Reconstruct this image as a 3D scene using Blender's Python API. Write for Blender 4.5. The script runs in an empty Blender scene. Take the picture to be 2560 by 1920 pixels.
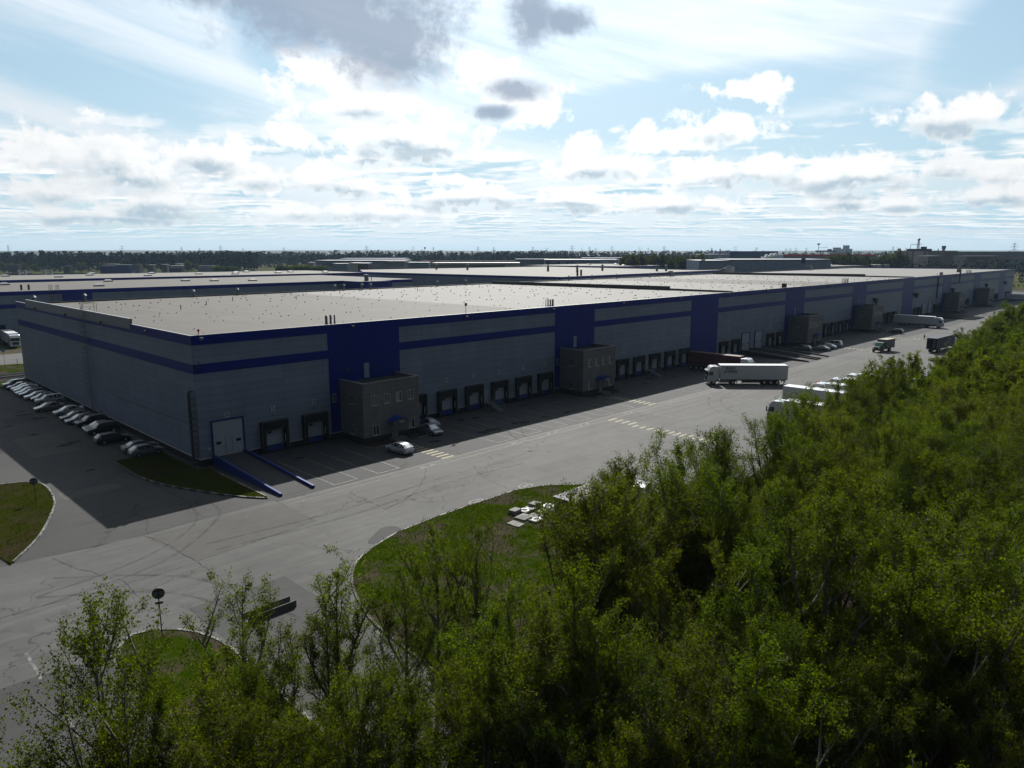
import bpy, bmesh, math, random
import numpy as np
from mathutils import Vector, Matrix
R = math.radians
sc = bpy.context.scene
col = sc.collection
rnd = random.Random(7)

# ------------------------------------------------------------------ camera constants
F, CX, CY, HY, CAMH = 1814.0, 1280.0, 960.0, 628.0, 27.0      # focal length and horizon in units of a 2560 px wide frame
P = math.atan((CY - HY) / F)
A = R(44.5)
FW = (math.cos(A), math.sin(A)); RT = (math.sin(A), -math.cos(A))
CAM = (-35.65, -90.41)

def at(px, d):                       # ground point d metres ahead of the camera in the bearing of column px
    r = (px - CX) / F * (d * math.cos(P) + CAMH * math.sin(P))
    return (CAM[0] + FW[0] * d + RT[0] * r, CAM[1] + FW[1] * d + RT[1] * r)
def zt(py, d):                       # height of something seen at row py, d metres ahead
    return CAMH + d * math.tan(math.atan((CY - py) / F) - P)
def gd(py):                          # distance of the ground seen at row py
    return -CAMH / math.tan(math.atan((CY - py) / F) - P)

# ------------------------------------------------------------------ mesh helper
class MB:
    def __init__(s): s.v = []; s.f = []
    def face(s, *p):
        n = len(s.v); s.v += [tuple(q) for q in p]; s.f.append(tuple(range(n, n + len(p)))); return s
    def box(s, x0, y0, z0, x1, y1, z1):
        n = len(s.v)
        s.v += [(x0,y0,z0),(x1,y0,z0),(x1,y1,z0),(x0,y1,z0),(x0,y0,z1),(x1,y0,z1),(x1,y1,z1),(x0,y1,z1)]
        s.f += [tuple(n+i for i in q) for q in ((0,3,2,1),(4,5,6,7),(0,1,5,4),(1,2,6,5),(2,3,7,6),(3,0,4,7))]; return s
    def cbox(s, cx, cy, z0, lx, ly, h, ang=0):
        c, t = math.cos(ang), math.sin(ang); n = len(s.v)
        for z in (z0, z0+h):
            for a, b in ((-1,-1),(1,-1),(1,1),(-1,1)):
                x, y = a*lx/2, b*ly/2; s.v.append((cx + x*c - y*t, cy + x*t + y*c, z))
        s.f += [tuple(n+i for i in q) for q in ((0,3,2,1),(4,5,6,7),(0,1,5,4),(1,2,6,5),(2,3,7,6),(3,0,4,7))]; return s
    def ring(s, rings, cap=True):
        n = len(s.v); m = len(rings[0])
        for r in rings: s.v += [tuple(q) for q in r]
        for i in range(len(rings)-1):
            for j in range(m):
                k = (j+1) % m
                s.f.append((n+i*m+j, n+i*m+k, n+(i+1)*m+k, n+(i+1)*m+j))
        if cap:
            s.f.append(tuple(n+j for j in range(m))[::-1]); b = n+(len(rings)-1)*m
            s.f.append(tuple(b+j for j in range(m)))
        return s
    def prism(s, poly, z0, z1):
        return s.ring([[(x,y,z0) for x,y in poly], [(x,y,z1) for x,y in poly]])
    def extr(s, poly, y0, y1):        # polygon in x-z pulled along y
        return s.ring([[(x,y0,z) for x,z in poly], [(x,y1,z) for x,z in poly]])
    def tube(s, pts, r0, r1=None, n=6):
        r1 = r0 if r1 is None else r1
        pts = [Vector(p) for p in pts]; rings = []
        for i, p in enumerate(pts):
            d = (pts[min(i+1,len(pts)-1)] - pts[max(i-1,0)]).normalized()
            u = d.orthogonal().normalized(); w = d.cross(u)
            if i and rings:
                pu = (Vector(rings[-1][0]) - pts[i-1]); pu = (pu - d*pu.dot(d))
                if pu.length > 1e-6: u = pu.normalized(); w = d.cross(u)
            r = r0 + (r1-r0)*i/max(1,len(pts)-1)
            rings.append([p + (u*math.cos(2*math.pi*k/n) + w*math.sin(2*math.pi*k/n))*r for k in range(n)])
        return s.ring(rings)
    def build(s, name, m, parent=None, smooth=False, fix=True, bevel=0):
        me = bpy.data.meshes.new(name); me.from_pydata(s.v, [], s.f)
        if fix:
            bm = bmesh.new(); bm.from_mesh(me); bmesh.ops.recalc_face_normals(bm, faces=bm.faces); bm.to_mesh(me); bm.free()
        if smooth: me.polygons.foreach_set('use_smooth', [True]*len(me.polygons))
        if m: me.materials.append(m)
        o = bpy.data.objects.new(name, me); col.objects.link(o)
        if parent: o.parent = parent
        if bevel:
            b = o.modifiers.new('bevel', 'BEVEL'); b.width = bevel; b.segments = 2; b.limit_method = 'ANGLE'
        return o
def MBox(*a): return MB().box(*a)

def tag(o, label, cat, group=None, kind=None):
    o['label'] = label; o['category'] = cat
    if group: o['group'] = group
    if kind: o['kind'] = kind
    return o
def struct(o, label=None, cat=None):
    o['kind'] = 'structure'
    if label: o['label'] = label
    if cat: o['category'] = cat
    return o
def thing(name, label, cat, loc=(0,0,0), rz=0, group=None):
    o = bpy.data.objects.new(name, None); col.objects.link(o)
    o.location = loc; o.rotation_euler = (0,0,rz); o.empty_display_size = .2
    return tag(o, label, cat, group)
def copy_tree(o, parent=None):
    c = o.copy(); col.objects.link(c); c.parent = parent
    for ch in o.children: copy_tree(ch, c)
    return c

# ------------------------------------------------------------------ material helpers
class NT:
    def __init__(s, nt): s.nt = nt; s.L = nt.links
    def n(s, t, **k):
        x = s.nt.nodes.new(t)
        for a, b in k.items(): setattr(x, a, b)
        return x
    def put(s, sock, v):
        if v is None: return
        if hasattr(v, 'is_output'): s.L.new(v, sock)
        else: sock.default_value = v
    def m(s, op, a, b=None, c=None, clamp=False):
        x = s.n('ShaderNodeMath', operation=op, use_clamp=clamp)
        s.put(x.inputs[0], a); s.put(x.inputs[1], b); s.put(x.inputs[2], c); return x.outputs[0]
    def v(s, op, a, b=None):
        x = s.n('ShaderNodeVectorMath', operation=op); s.put(x.inputs[0], a); s.put(x.inputs[1], b)
        return x.outputs['Value'] if op in ('LENGTH','DOT_PRODUCT') else x.outputs[0]
    def mix(s, f, a, b, blend='MIX'):
        x = s.n('ShaderNodeMix', data_type='RGBA', blend_type=blend)
        s.put(x.inputs[0], f); s.put(x.inputs[6], a); s.put(x.inputs[7], b); return x.outputs[2]
    def step(s, v, a, b):
        x = s.n('ShaderNodeMapRange', interpolation_type='SMOOTHSTEP'); x.clamp = True
        s.put(x.inputs[0], v); s.put(x.inputs[1], a); s.put(x.inputs[2], b); return x.outputs[0]
    def rng(s, v, a, b, c, d):
        x = s.n('ShaderNodeMapRange'); x.clamp = True
        for i, q in enumerate((v,a,b,c,d)): s.put(x.inputs[i], q)
        return x.outputs[0]
    def noise(s, vec, scale, detail=3, rough=.55, dist=0, dim='3D'):
        x = s.n('ShaderNodeTexNoise', noise_dimensions=dim); s.put(x.inputs['Vector'], vec)
        x.inputs['Scale'].default_value = scale; x.inputs['Detail'].default_value = detail
        x.inputs['Roughness'].default_value = rough; x.inputs['Distortion'].default_value = dist
        return x.outputs[0]
    def sep(s, v): return s.n('ShaderNodeSeparateXYZ') if False else s._sep(v)
    def _sep(s, v):
        x = s.n('ShaderNodeSeparateXYZ'); s.put(x.inputs[0], v); return x.outputs
    def comb(s, a, b, c=0.0):
        x = s.n('ShaderNodeCombineXYZ'); s.put(x.inputs[0], a); s.put(x.inputs[1], b); s.put(x.inputs[2], c); return x.outputs[0]

def c4(c): return (c[0], c[1], c[2], 1)
def newmat(name):
    m = bpy.data.materials.new(name); m.use_nodes = True; t = NT(m.node_tree)
    b = m.node_tree.nodes['Principled BSDF']
    return m, t, b
def mat(name, c, rough=.6, metal=0, var=.12, vs=.8, spec=.18, bump=0, bs=30, coat=0):
    m, t, b = newmat(name)
    oc = t.n('ShaderNodeTexCoord').outputs['Object']
    if var:
        n = t.noise(oc, vs, 5, .6); n2 = t.noise(oc, vs*9, 3)
        f = t.m('ADD', t.m('MULTIPLY_ADD', n, 2*var, 1-var), t.m('MULTIPLY_ADD', n2, var*.8, -var*.4))
        t.put(b.inputs['Base Color'], t.mix(1.0, c4(c), t.comb(f, f, f), 'MULTIPLY'))
        t.put(b.inputs['Roughness'], t.m('MULTIPLY_ADD', n2, .16, rough-.08, clamp=True))
    else:
        b.inputs['Base Color'].default_value = c4(c); b.inputs['Roughness'].default_value = rough
    b.inputs['Metallic'].default_value = metal; b.inputs['Specular IOR Level'].default_value = spec
    if coat: b.inputs['Coat Weight'].default_value = coat; b.inputs['Coat Roughness'].default_value = .06
    if bump:
        bp = t.n('ShaderNodeBump'); bp.inputs['Strength'].default_value = bump; bp.inputs['Distance'].default_value = .02
        t.put(bp.inputs['Height'], t.noise(oc, bs, 4)); t.put(b.inputs['Normal'], bp.outputs[0])
    return m
def cladding(name, c, ph=1.0, pw=6.0, seam=.62, tone=.07, rough=.45):
    """sheet-metal sandwich panels with joints every ph x pw metres, slightly uneven from panel to panel"""
    m, t, b = newmat(name)
    o = t.sep(t.n('ShaderNodeTexCoord').outputs['Object'])
    along = t.m('ADD', o[0], o[1]); z = t.m('ADD', o[2], .0)
    u = t.m('DIVIDE', along, pw); w = t.m('DIVIDE', z, ph)
    su = t.m('LESS_THAN', t.m('FRACT', u), .035/pw*1.2); sw = t.m('LESS_THAN', t.m('FRACT', w), .045/ph)
    s = t.m('MAXIMUM', su, sw)
    wn = t.n('ShaderNodeTexWhiteNoise', noise_dimensions='2D')
    t.put(wn.inputs['Vector'], t.comb(t.m('FLOOR', u), t.m('FLOOR', w)))
    dirt = t.noise(t.comb(t.m('MULTIPLY', along, .35), t.m('MULTIPLY', o[2], .08)), 1.0, 5, .6)
    f = t.m('MULTIPLY', t.m('MULTIPLY_ADD', wn.outputs[0], tone, 1-tone/2), t.m('MULTIPLY_ADD', dirt, .5, .75))
    f = t.m('MULTIPLY', f, t.m('MULTIPLY_ADD', s, seam-1, 1.0))
    t.put(b.inputs['Base Color'], t.mix(1.0, c4(c), t.comb(f, f, f), 'MULTIPLY'))
    b.inputs['Roughness'].default_value = rough; b.inputs['Specular IOR Level'].default_value = .12
    return m
def asphalt(name, c, streak=.25, crack=1.0, stain=.4, rough=.8):
    m, t, b = newmat(name)
    co = t.n('ShaderNodeTexCoord').outputs['Object']; o = t.sep(co)
    big = t.noise(co, .06, 5, .6, .3); mid = t.noise(co, .7, 5, .65); fine = t.noise(co, 14, 2)
    st = t.noise(t.comb(t.m('MULTIPLY', o[0], .05), t.m('MULTIPLY', o[1], .9)), 1.0, 5, .65, .4)
    f = t.m('MULTIPLY_ADD', big, 1.0, .5)
    f = t.m('MULTIPLY', f, t.m('MULTIPLY_ADD', mid, .5, .75)); f = t.m('MULTIPLY', f, t.m('MULTIPLY_ADD', fine, .5, .75))
    f = t.m('MULTIPLY', f, t.m('MULTIPLY_ADD', st, 2*streak, 1-streak))
    # cracks: warped cell borders, broken up by a slow mask
    wv = t.n('ShaderNodeTexNoise'); t.put(wv.inputs['Vector'], co); wv.inputs['Scale'].default_value = .45; wv.inputs['Detail'].default_value = 6
    wc = t.v('ADD', co, t.v('MULTIPLY', wv.outputs[1], (5.0,5.0,0)))
    def cr(scale, width, lo, hi):
        vo = t.n('ShaderNodeTexVoronoi', feature='DISTANCE_TO_EDGE'); t.put(vo.inputs['Vector'], wc); vo.inputs['Scale'].default_value = scale
        k = t.m('SUBTRACT', 1.0, t.step(vo.outputs[0], width*.3, width))
        return t.m('MULTIPLY', k, t.step(t.noise(co, .09, 3), lo, hi))
    k = t.m('MAXIMUM', cr(.055, .006, .42, .5), t.m('MULTIPLY', cr(.42, .03, .56, .66), .8))
    f = t.m('MULTIPLY', f, t.m('SUBTRACT', 1.0, t.m('MULTIPLY', k, .45*crack)))
    sp = t.step(t.noise(co, .22, 5, .6, .8), .60, .74)
    f = t.m('MULTIPLY', f, t.m('SUBTRACT', 1.0, t.m('MULTIPLY', sp, stain)))
    t.put(b.inputs['Base Color'], t.mix(1.0, c4(c), t.comb(f, f, f), 'MULTIPLY'))
    b.inputs['Roughness'].default_value = rough; b.inputs['Specular IOR Level'].default_value = .12
    bp = t.n('ShaderNodeBump'); bp.inputs['Strength'].default_value = .25; bp.inputs['Distance'].default_value = .02
    t.put(bp.inputs['Height'], t.m('ADD', fine, t.m('MULTIPLY', k, -1.5))); t.put(b.inputs['Normal'], bp.outputs[0])
    return m
def grassmat(name, g1, g2, soil, cover=.5, scale=.25):
    m, t, b = newmat(name)
    co = t.n('ShaderNodeTexCoord').outputs['Object']
    a = t.noise(co, scale, 6, .65, .5); d = t.noise(co, scale*14, 5, .7); e = t.noise(co, scale*60, 3)
    g = t.mix(t.step(d, .35, .65), c4(g1), c4(g2))
    x = t.mix(t.step(t.m('MULTIPLY_ADD', d, .25, a), cover+.07, cover+.19), g, c4(soil))
    f = t.m('MULTIPLY_ADD', e, 1.1, .45)
    t.put(b.inputs['Base Color'], t.mix(1.0, x, t.comb(f, f, f), 'MULTIPLY'))
    b.inputs['Roughness'].default_value = 1; b.inputs['Specular IOR Level'].default_value = .0
    bp = t.n('ShaderNodeBump'); bp.inputs['Strength'].default_value = .8; bp.inputs['Distance'].default_value = .12
    t.put(bp.inputs['Height'], t.m('ADD', d, e)); t.put(b.inputs['Normal'], bp.outputs[0])
    return m
def paint(name, c, base, wear=.5):
    m, t, b = newmat(name)
    co = t.n('ShaderNodeTexCoord').outputs['Object']
    n = t.noise(co, 2.2, 6, .75); n2 = t.noise(co, .25, 3)
    f = t.step(t.m('ADD', t.m('MULTIPLY', n, .7), t.m('MULTIPLY', n2, .3)), wear-.10, wear+.10)
    t.put(b.inputs['Base Color'], t.mix(f, c4(c), c4(base))); b.inputs['Roughness'].default_value = .75
    b.inputs['Specular IOR Level'].default_value = .25
    return m
def leafmat(name, c1, c2, trans=.45):
    m = bpy.data.materials.new(name); m.use_nodes = True; t = NT(m.node_tree); nt = m.node_tree
    b = nt.nodes['Principled BSDF']; out = nt.nodes['Material Output']
    g = t.n('ShaderNodeNewGeometry').outputs['Random Per Island']
    oi = t.n('ShaderNodeObjectInfo').outputs['Random']
    cc = t.mix(g, c4(c1), c4(c2)); f = t.m('MULTIPLY_ADD', oi, .6, .66)
    cc = t.mix(1.0, cc, t.comb(t.m('MULTIPLY', f, t.m('MULTIPLY_ADD', t.m('FRACT', t.m('MULTIPLY', oi, 7.31)), .26, .84)), f, f), 'MULTIPLY')
    t.put(b.inputs['Base Color'], cc); b.inputs['Roughness'].default_value = .6; b.inputs['Specular IOR Level'].default_value = .05 if trans > .4 else 0.0
    tr = t.n('ShaderNodeBsdfTranslucent'); t.put(tr.inputs[0], t.mix(1.0, cc, (1.55,1.75,.3,1), 'MULTIPLY'))
    mx = t.n('ShaderNodeMixShader'); mx.inputs[0].default_value = trans
    t.L.new(b.outputs[0], mx.inputs[1]); t.L.new(tr.outputs[0], mx.inputs[2]); t.L.new(mx.outputs[0], out.inputs[0])
    return m

M = {}
M['grey']   = cladding('grey cladding', (.122,.146,.196), seam=.5, tone=.12)
M['blue']   = cladding('blue cladding', (.0012,.0080,.135), ph=1.0, pw=3.0, seam=.6, rough=.4)
M['stone']  = cladding('annex facade slabs', (.105,.102,.104), ph=.6, pw=1.2, seam=.55, tone=.16, rough=.7)
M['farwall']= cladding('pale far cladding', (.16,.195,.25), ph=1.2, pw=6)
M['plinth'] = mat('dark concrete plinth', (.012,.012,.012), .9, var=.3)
M['conc']   = mat('pale precast concrete', (.12,.118,.112), .9, var=.18, vs=1.5, bump=.3)
M['concd']  = mat('weathered concrete', (.055,.054,.050), .9, var=.25, vs=1.2, bump=.3)
M['zinc']   = mat('galvanised steel', (.13,.14,.15), .5, .5, var=.15, vs=2)
M['trim']   = mat('white coated flashing', (.26,.27,.28), .45, var=.08)
M['white']  = mat('white coated panel', (.36,.375,.39), .4, var=.08, vs=1.0)
M['doorw']  = mat('off white sectional door', (.20,.225,.26), .45, var=.1)
M['black']  = mat('black rubber', (.007,.007,.007), .8, var=.3)
M['dark']   = mat('dark painted steel', (.03,.032,.035), .55, var=.25)
M['bluep']  = mat('blue painted steel', (.004,.013,.11), .4, var=.2, vs=2)
M['lblue']  = mat('worn blue steel', (.008,.02,.11), .42, var=.35, vs=3)
M['glass']  = mat('dark window glass', (.010,.012,.015), .06, var=0, spec=.9)
M['carglass']= mat('tinted car glass', (.006,.007,.008), .05, var=0, spec=.9)
M['tyre']   = mat('tyre rubber', (.012,.012,.012), .85, var=.2)
M['rim']    = mat('wheel rim alloy', (.35,.35,.36), .35, .8, var=.1)
M['lamp']   = mat('clear headlight lens', (.6,.62,.64), .1, var=0, spec=.8)
M['tail']   = mat('red tail light lens', (.28,.008,.006), .15, var=0, spec=.7)
M['red']    = mat('red paint', (.42,.02,.02), .45, var=.15)
M['rust']   = mat('red oxide container steel', (.04,.012,.012), .6, var=.25, vs=1.2)
M['brown']  = mat('brown brick', (.115,.10,.10), .9, var=.25)
M['cream']  = mat('cream render', (.22,.205,.17), .9, var=.15)
M['purple'] = mat('mauve grey roof sheet', (.062,.054,.070), .7, var=.2)
M['orange'] = mat('amber beacon', (.65,.10,.02), .3, var=0)
M['bark']   = mat('grey poplar bark', (.10,.096,.086), .9, var=.35, vs=3, bump=.4)
M['skin']   = mat('skin', (.4,.24,.17), .6, var=.05)
M['cloth']  = mat('dark work clothes', (.02,.022,.03), .9, var=.2)
M['yellow'] = mat('yellow number paint', (.45,.34,.03), .6, var=.2)
M['signb']  = mat('blue traffic sign', (.02,.10,.42), .4, var=.08)
M['smoke']  = mat('white steam puff', (.85,.86,.88), 1, var=.05)
M['tarp']   = mat('grey tarpaulin', (.14,.14,.145), .7, var=.2)
M['green']  = mat('dark green cab paint', (.015,.045,.03), .35, var=.15, coat=.4)
M['mint']   = mat('pale green windscreen sun strip', (.16,.30,.24), .25, var=.1)
M['navy']   = mat('near black curtain', (.008,.009,.018), .55, var=.2)
M['numer']  = mat('black numeral', (.01,.01,.01), .6, var=0)
CARC = {'white':(.34,.36,.39),'silver':(.15,.165,.19),'grey':(.06,.066,.072),'black':(.008,.009,.010),'dark':(.03,.033,.04),'beige':(.14,.13,.115)}
for k, c in CARC.items(): M['car '+k] = mat('car paint '+k, c, .32, .35 if k in ('silver','grey') else 0, var=.06, spec=.5, coat=.7)

def roofmat(name, c, var=.12):
    """welded roof membrane: seams every 2 m and 20 m, dirt in the low spots"""
    m, t, b = newmat(name)
    co = t.n('ShaderNodeTexCoord').outputs['Object']; o = t.sep(co)
    s = t.m('MAXIMUM', t.m('LESS_THAN', t.m('FRACT', t.m('DIVIDE', o[0], 2.0)), .06),
            t.m('MULTIPLY', t.m('LESS_THAN', t.m('FRACT', t.m('DIVIDE', o[1], 11.0)), .012), .9))
    d = t.noise(co, .12, 6, .65, .4); e = t.noise(t.comb(t.m('MULTIPLY', o[0], .6), t.m('MULTIPLY', o[1], .07)), 1.0, 5)
    f = t.m('MULTIPLY', t.m('MULTIPLY_ADD', d, 2*var, 1-var), t.m('MULTIPLY_ADD', e, 2*var, 1-var))
    f = t.m('MULTIPLY', f, t.m('MULTIPLY_ADD', s, -.26, 1.0))
    t.put(b.inputs['Base Color'], t.mix(1.0, c4(c), t.comb(f, f, f), 'MULTIPLY'))
    b.inputs['Roughness'].default_value = .8; b.inputs['Specular IOR Level'].default_value = .12
    return m
M['fardark'] = mat('slate grey cladding', (.075,.088,.11), .8, var=.2)
M['cap'] = mat('grey vent cap', (.02,.02,.02), .8)
M['roofg'] = roofmat('darker grey roof membrane', (.052,.0485,.043), .30)  # the darkest of the roof membrane tones
M['roofw'] = roofmat('white roof membrane', (.10,.0985,.095), .16)
M['roofc'] = roofmat('cream roof membrane', (.085,.081,.073), .12)
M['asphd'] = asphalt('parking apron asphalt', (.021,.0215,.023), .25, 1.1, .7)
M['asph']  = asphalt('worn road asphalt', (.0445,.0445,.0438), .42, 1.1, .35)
M['aspha'] = asphalt('side road asphalt', (.026,.026,.0265), .15, 1.2, .35)
M['patch'] = asphalt('repair patch asphalt', (.037,.0365,.035), .1, .6, .2)
M['patchd']= asphalt('fresh repair asphalt', (.017,.017,.018), .1, .3, .2)
M['lawn']  = grassmat('lawn grass', (.010,.021,.0004), (.0195,.0275,.0020), (.034,.028,.020), .53, .20)
M['lawnb'] = grassmat('dry lawn grass', (.012,.0145,.0018), (.016,.020,.0022), (.020,.016,.008), .54, .18)
M['field'] = grassmat('rough field', (.028,.038,.012), (.045,.052,.016), (.045,.039,.028), .5, .02)
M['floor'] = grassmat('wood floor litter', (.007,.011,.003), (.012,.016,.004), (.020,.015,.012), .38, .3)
M['pwhite']= paint('worn white line paint', (.12,.12,.115), (.03,.03,.03), .50)
M['pyellow']=paint('worn yellow line paint', (.105,.095,.058), (.036,.036,.035), .46)
M['pzebra']= paint('yellow crossing paint', (.135,.118,.064), (.04,.04,.038), .60)
M['kerbw'] = paint('white kerb paint', (.105,.105,.098), (.04,.039,.037), .54)
M['kerbb'] = mat('black kerb paint', (.02,.02,.022), .8, var=.3)
M['leaf']  = leafmat('young poplar leaves', (.026,.033,.0008), (.048,.058,.0012), .53)
M['leafd'] = leafmat('olive leaves', (.018,.019,.005), (.030,.029,.007), .3)
M['leafg'] = leafmat('fresh green leaves', (.025,.035,.007), (.042,.052,.011), .3)
M['wood']  = leafmat('far wood foliage', (.007,.0085,.0055), (.013,.0135,.0075), 0.0)
M['woodg'] = leafmat('far green wood foliage', (.010,.014,.006), (.018,.023,.009), 0.0)
M['hill']  = mat('far wooded hills', (.02,.028,.026), .95, var=.3, vs=.004)

def text_mesh(name, body, size, m, parent, loc, rot, ex=.004, squash=1.0):
    cu = bpy.data.curves.new('t', 'FONT'); cu.body = body; cu.size = size; cu.align_x = 'CENTER'; cu.align_y = 'CENTER'; cu.extrude = ex
    cu.offset = size*.022
    tmp = bpy.data.objects.new('t', cu); col.objects.link(tmp)
    bpy.context.view_layer.update()
    me = bpy.data.meshes.new_from_object(tmp.evaluated_get(bpy.context.evaluated_depsgraph_get()))
    bpy.data.objects.remove(tmp); bpy.data.curves.remove(cu)
    me.materials.clear(); me.materials.append(m); me.name = name
    o = bpy.data.objects.new(name, me); col.objects.link(o); o.location = loc; o.rotation_euler = rot; o.scale = (squash,1,1)
    o.parent = parent
    return o
FRONT = (R(90), 0, 0)            # text readable from -Y

exec_order = []
# ------------------------------------------------------------------ setting: ground, asphalt, lawns, kerbs, paint
def sheet(name, poly, z, m):
    o = MB().face(*[(x, y, z) for x, y in poly]).build(name, m, fix=False)
    if o.data.polygons[0].normal.z < 0: o.data.flip_normals()
    return struct(o)
def rect(x0, y0, x1, y1): return [(x0,y0),(x1,y0),(x1,y1),(x0,y1)]
def smooth(pts, n=6, closed=False):
    out = []; N = len(pts); rngi = range(N if closed else N-1)
    for i in rngi:
        p0 = pts[(i-1) % N] if closed or i else pts[0]; p1 = pts[i]; p2 = pts[(i+1) % N]
        p3 = pts[(i+2) % N] if closed or i+2 < N else pts[-1]
        for k in range(n):
            t = k/n
            out.append(tuple(.5*((2*p1[j]) + (-p0[j]+p2[j])*t + (2*p0[j]-5*p1[j]+4*p2[j]-p3[j])*t*t + (-p0[j]+3*p1[j]-3*p2[j]+p3[j])*t**3) for j in (0,1)))
    if not closed: out.append(pts[-1])
    return out
S = 9000
sheet('ground', rect(-S,-S,S,S), -.06, M['field'])
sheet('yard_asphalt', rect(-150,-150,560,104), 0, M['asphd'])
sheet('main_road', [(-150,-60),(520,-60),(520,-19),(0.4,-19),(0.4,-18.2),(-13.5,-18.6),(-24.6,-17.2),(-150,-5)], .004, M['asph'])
sheet('side_road', [(-17,-18.3),(-0.2,-18.15),(-0.2,104),(-60,104),(-60,-12.2),(-24.6,-17.1)], .004, M['aspha'])
sheet('back_road', rect(-150,108,700,140), .004, M['asph'])
sheet('asphalt_repair', [(0.3,-19.4),(0.3,-27.1),(-12.2,-28.2),(-13.4,-19.2)], .009, M['patch'])
sheet('asphalt_repair', [(-15.7,1.4),(-9.8,1.1),(-9.7,-1.5),(-15.7,-2.0)], .009, M['patch'])
sheet('asphalt_repair', [(-150,-39.2),(-27,-38.6),(-22.7,-39.4),(-22.7,-150),(-150,-150)], .009, M['aspha'])
sheet('asphalt_repair', smooth([(2.2,-34.4),(4,-33.4),(5.2,-34.1),(4.6,-35.6),(1.2,-36.2),(.9,-35.4)], 4, True), .009, M['patchd'])
sheet('asphalt_repair', rect(-16.2,-60,-8.2,-36.5), .009, M['aspha'])
sheet('asphalt_repair', rect(-30,-150,-8.2,-60), .009, M['aspha'])

for (x0, y0, x1, y1, mm) in ((29,-33,38,-30.5,'patch'),(60,-30.5,66,-20.8,'patch'),(44,-9,51,-5,'patchd'),(12,-9.5,15,-5.5,'patchd'),(90,-31,118,-27,'patch'),(-40,-24,-27,-21,'patch'),(-14,20,-8,34,'patch'),(-12,44,-7,50,'patchd'),(128,-33,150,-26,'patch'),(96,-10,104,-5,'patchd')):
    k = (y1-y0)*.04; sheet('asphalt_repair', [(x0,y0),(x1,y0+k),(x1-k,y1),(x0+k,y1-k)], .0105, M[mm])
def lawn(name, poly, m, z=.11):
    return struct(MB().prism(poly, -.02, z).build(name, m))
corner_edge = smooth([(-7,10.5),(-7.05,5),(-7,1.4),(-6.3,-3.5),(-4.8,-7.8),(-3.2,-11.6),(-1.6,-14.8),(.15,-17.3)])
lawn('corner_lawn', corner_edge + [(.3,-3.6),(.3,-1.2),(-1.0,-1.0),(-1.0,10.5)], M['lawnb'])
left_edge = smooth([(-60,16),(-30,11),(-19.6,9.5),(-16.6,7.7),(-15.95,4.6),(-16.6,-1.3),(-18,-5.8),(-20.6,-12.1),(-23.9,-17.4)])
lawn('side_lawn', left_edge + [(-24.3,-14.2),(-60,8)], M['lawnb'])
med_edge = smooth([(-22.7,-75),(-22.7,-55),(-22.6,-47),(-22.5,-42),(-22.0,-39.2),(-21,-37.9),(-19.9,-37.8),(-18.1,-39.2),(-16.9,-41.6),(-16.5,-44),(-16.5,-48),(-16.7,-54),(-17.0,-75)])
lawn('median_lawn', med_edge, M['lawn'])
front_edge = smooth([(-8.6,-80),(-8.5,-62),(-8.3,-56.2),(-7.9,-52),(-7.3,-47.5),(-5.2,-42.2),(-2.6,-38.7),(1.2,-36.6),(4.5,-35.5)]) + [(8.7,-35.05),(14,-34.9),(21.8,-34.9),(25.8,-36.6),(30.4,-41.2),(33,-50.5),(60,-53),(400,-52)]
lawn('front_lawn', front_edge + [(400,-62),(-2,-62),(-6,-80)], M['lawn'])
lawn('wood_floor', [(-8.6,-80.02),(-6,-80),(-2,-62.02),(400,-62.02),(400,-150),(-8.6,-150)], M['floor'], .10)
lawn('roadside_bank', [(-30.4,-54),(-30.4,-150),(-150,-150),(-150,-70)], M['floor'], .10)
for name, poly in (('verge', rect(-150,104.2,-20,107.6)),):
    pass
lawn('track_verge', [(-60,103.2),(9,103.2),(9,116),(2.5,118),(-60,118)], M['lawn'], .08)
lawn('strip_lawn', [(-60,82.6),(-3.0,82.6),(-3.0,92.5),(-60,92.5)], M['lawn'], .08)

def kerb(pts, w=.2, h=.16, paint_every=None, phase=0, m1='kerbw', m2='kerbb', m0='concd', period=2):
    """kerb stones laid along a line; painted stones alternate"""
    L = [0]
    for a, b in zip(pts, pts[1:]): L.append(L[-1] + math.hypot(b[0]-a[0], b[1]-a[1]))
    def pos(s):
        s = min(max(s, 0), L[-1]-1e-6)
        for i in range(len(pts)-1):
            if L[i+1] >= s:
                t = (s-L[i])/(L[i+1]-L[i]); return (pts[i][0]+(pts[i+1][0]-pts[i][0])*t, pts[i][1]+(pts[i+1][1]-pts[i][1])*t)
    g = {}
    n = int(L[-1]/1.0)
    for k in range(n):
        a, b = pos(k+.01), pos(k+.99)
        key = m0
        if paint_every and paint_every[0] <= k+.5 <= paint_every[1]: key = (m1, m2)[(k//period+phase) % 2] if m2 else (m1 if (k*7) % 5 else m0)
        g.setdefault(key, MB()).cbox((a[0]+b[0])/2, (a[1]+b[1])/2, -.01, 1.0, w, h+.01, math.atan2(b[1]-a[1], b[0]-a[0]))
    for key, mb in g.items(): struct(mb.build('kerb', M[key]))
kerb(corner_edge, paint_every=(10,40), period=1)
kerb([(.35,-3.6),(.3,-17.3)], w=.16, paint_every=(0,40), m2=None)
kerb(left_edge, paint_every=(10,90), m2=None)
kerb(med_edge, paint_every=(0,200), m2=None)
kerb(med_edge[:24], w=.24, paint_every=(8,34), period=1)
kerb(front_edge[:-2], h=.13, paint_every=(42,150), m2=None)

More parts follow.
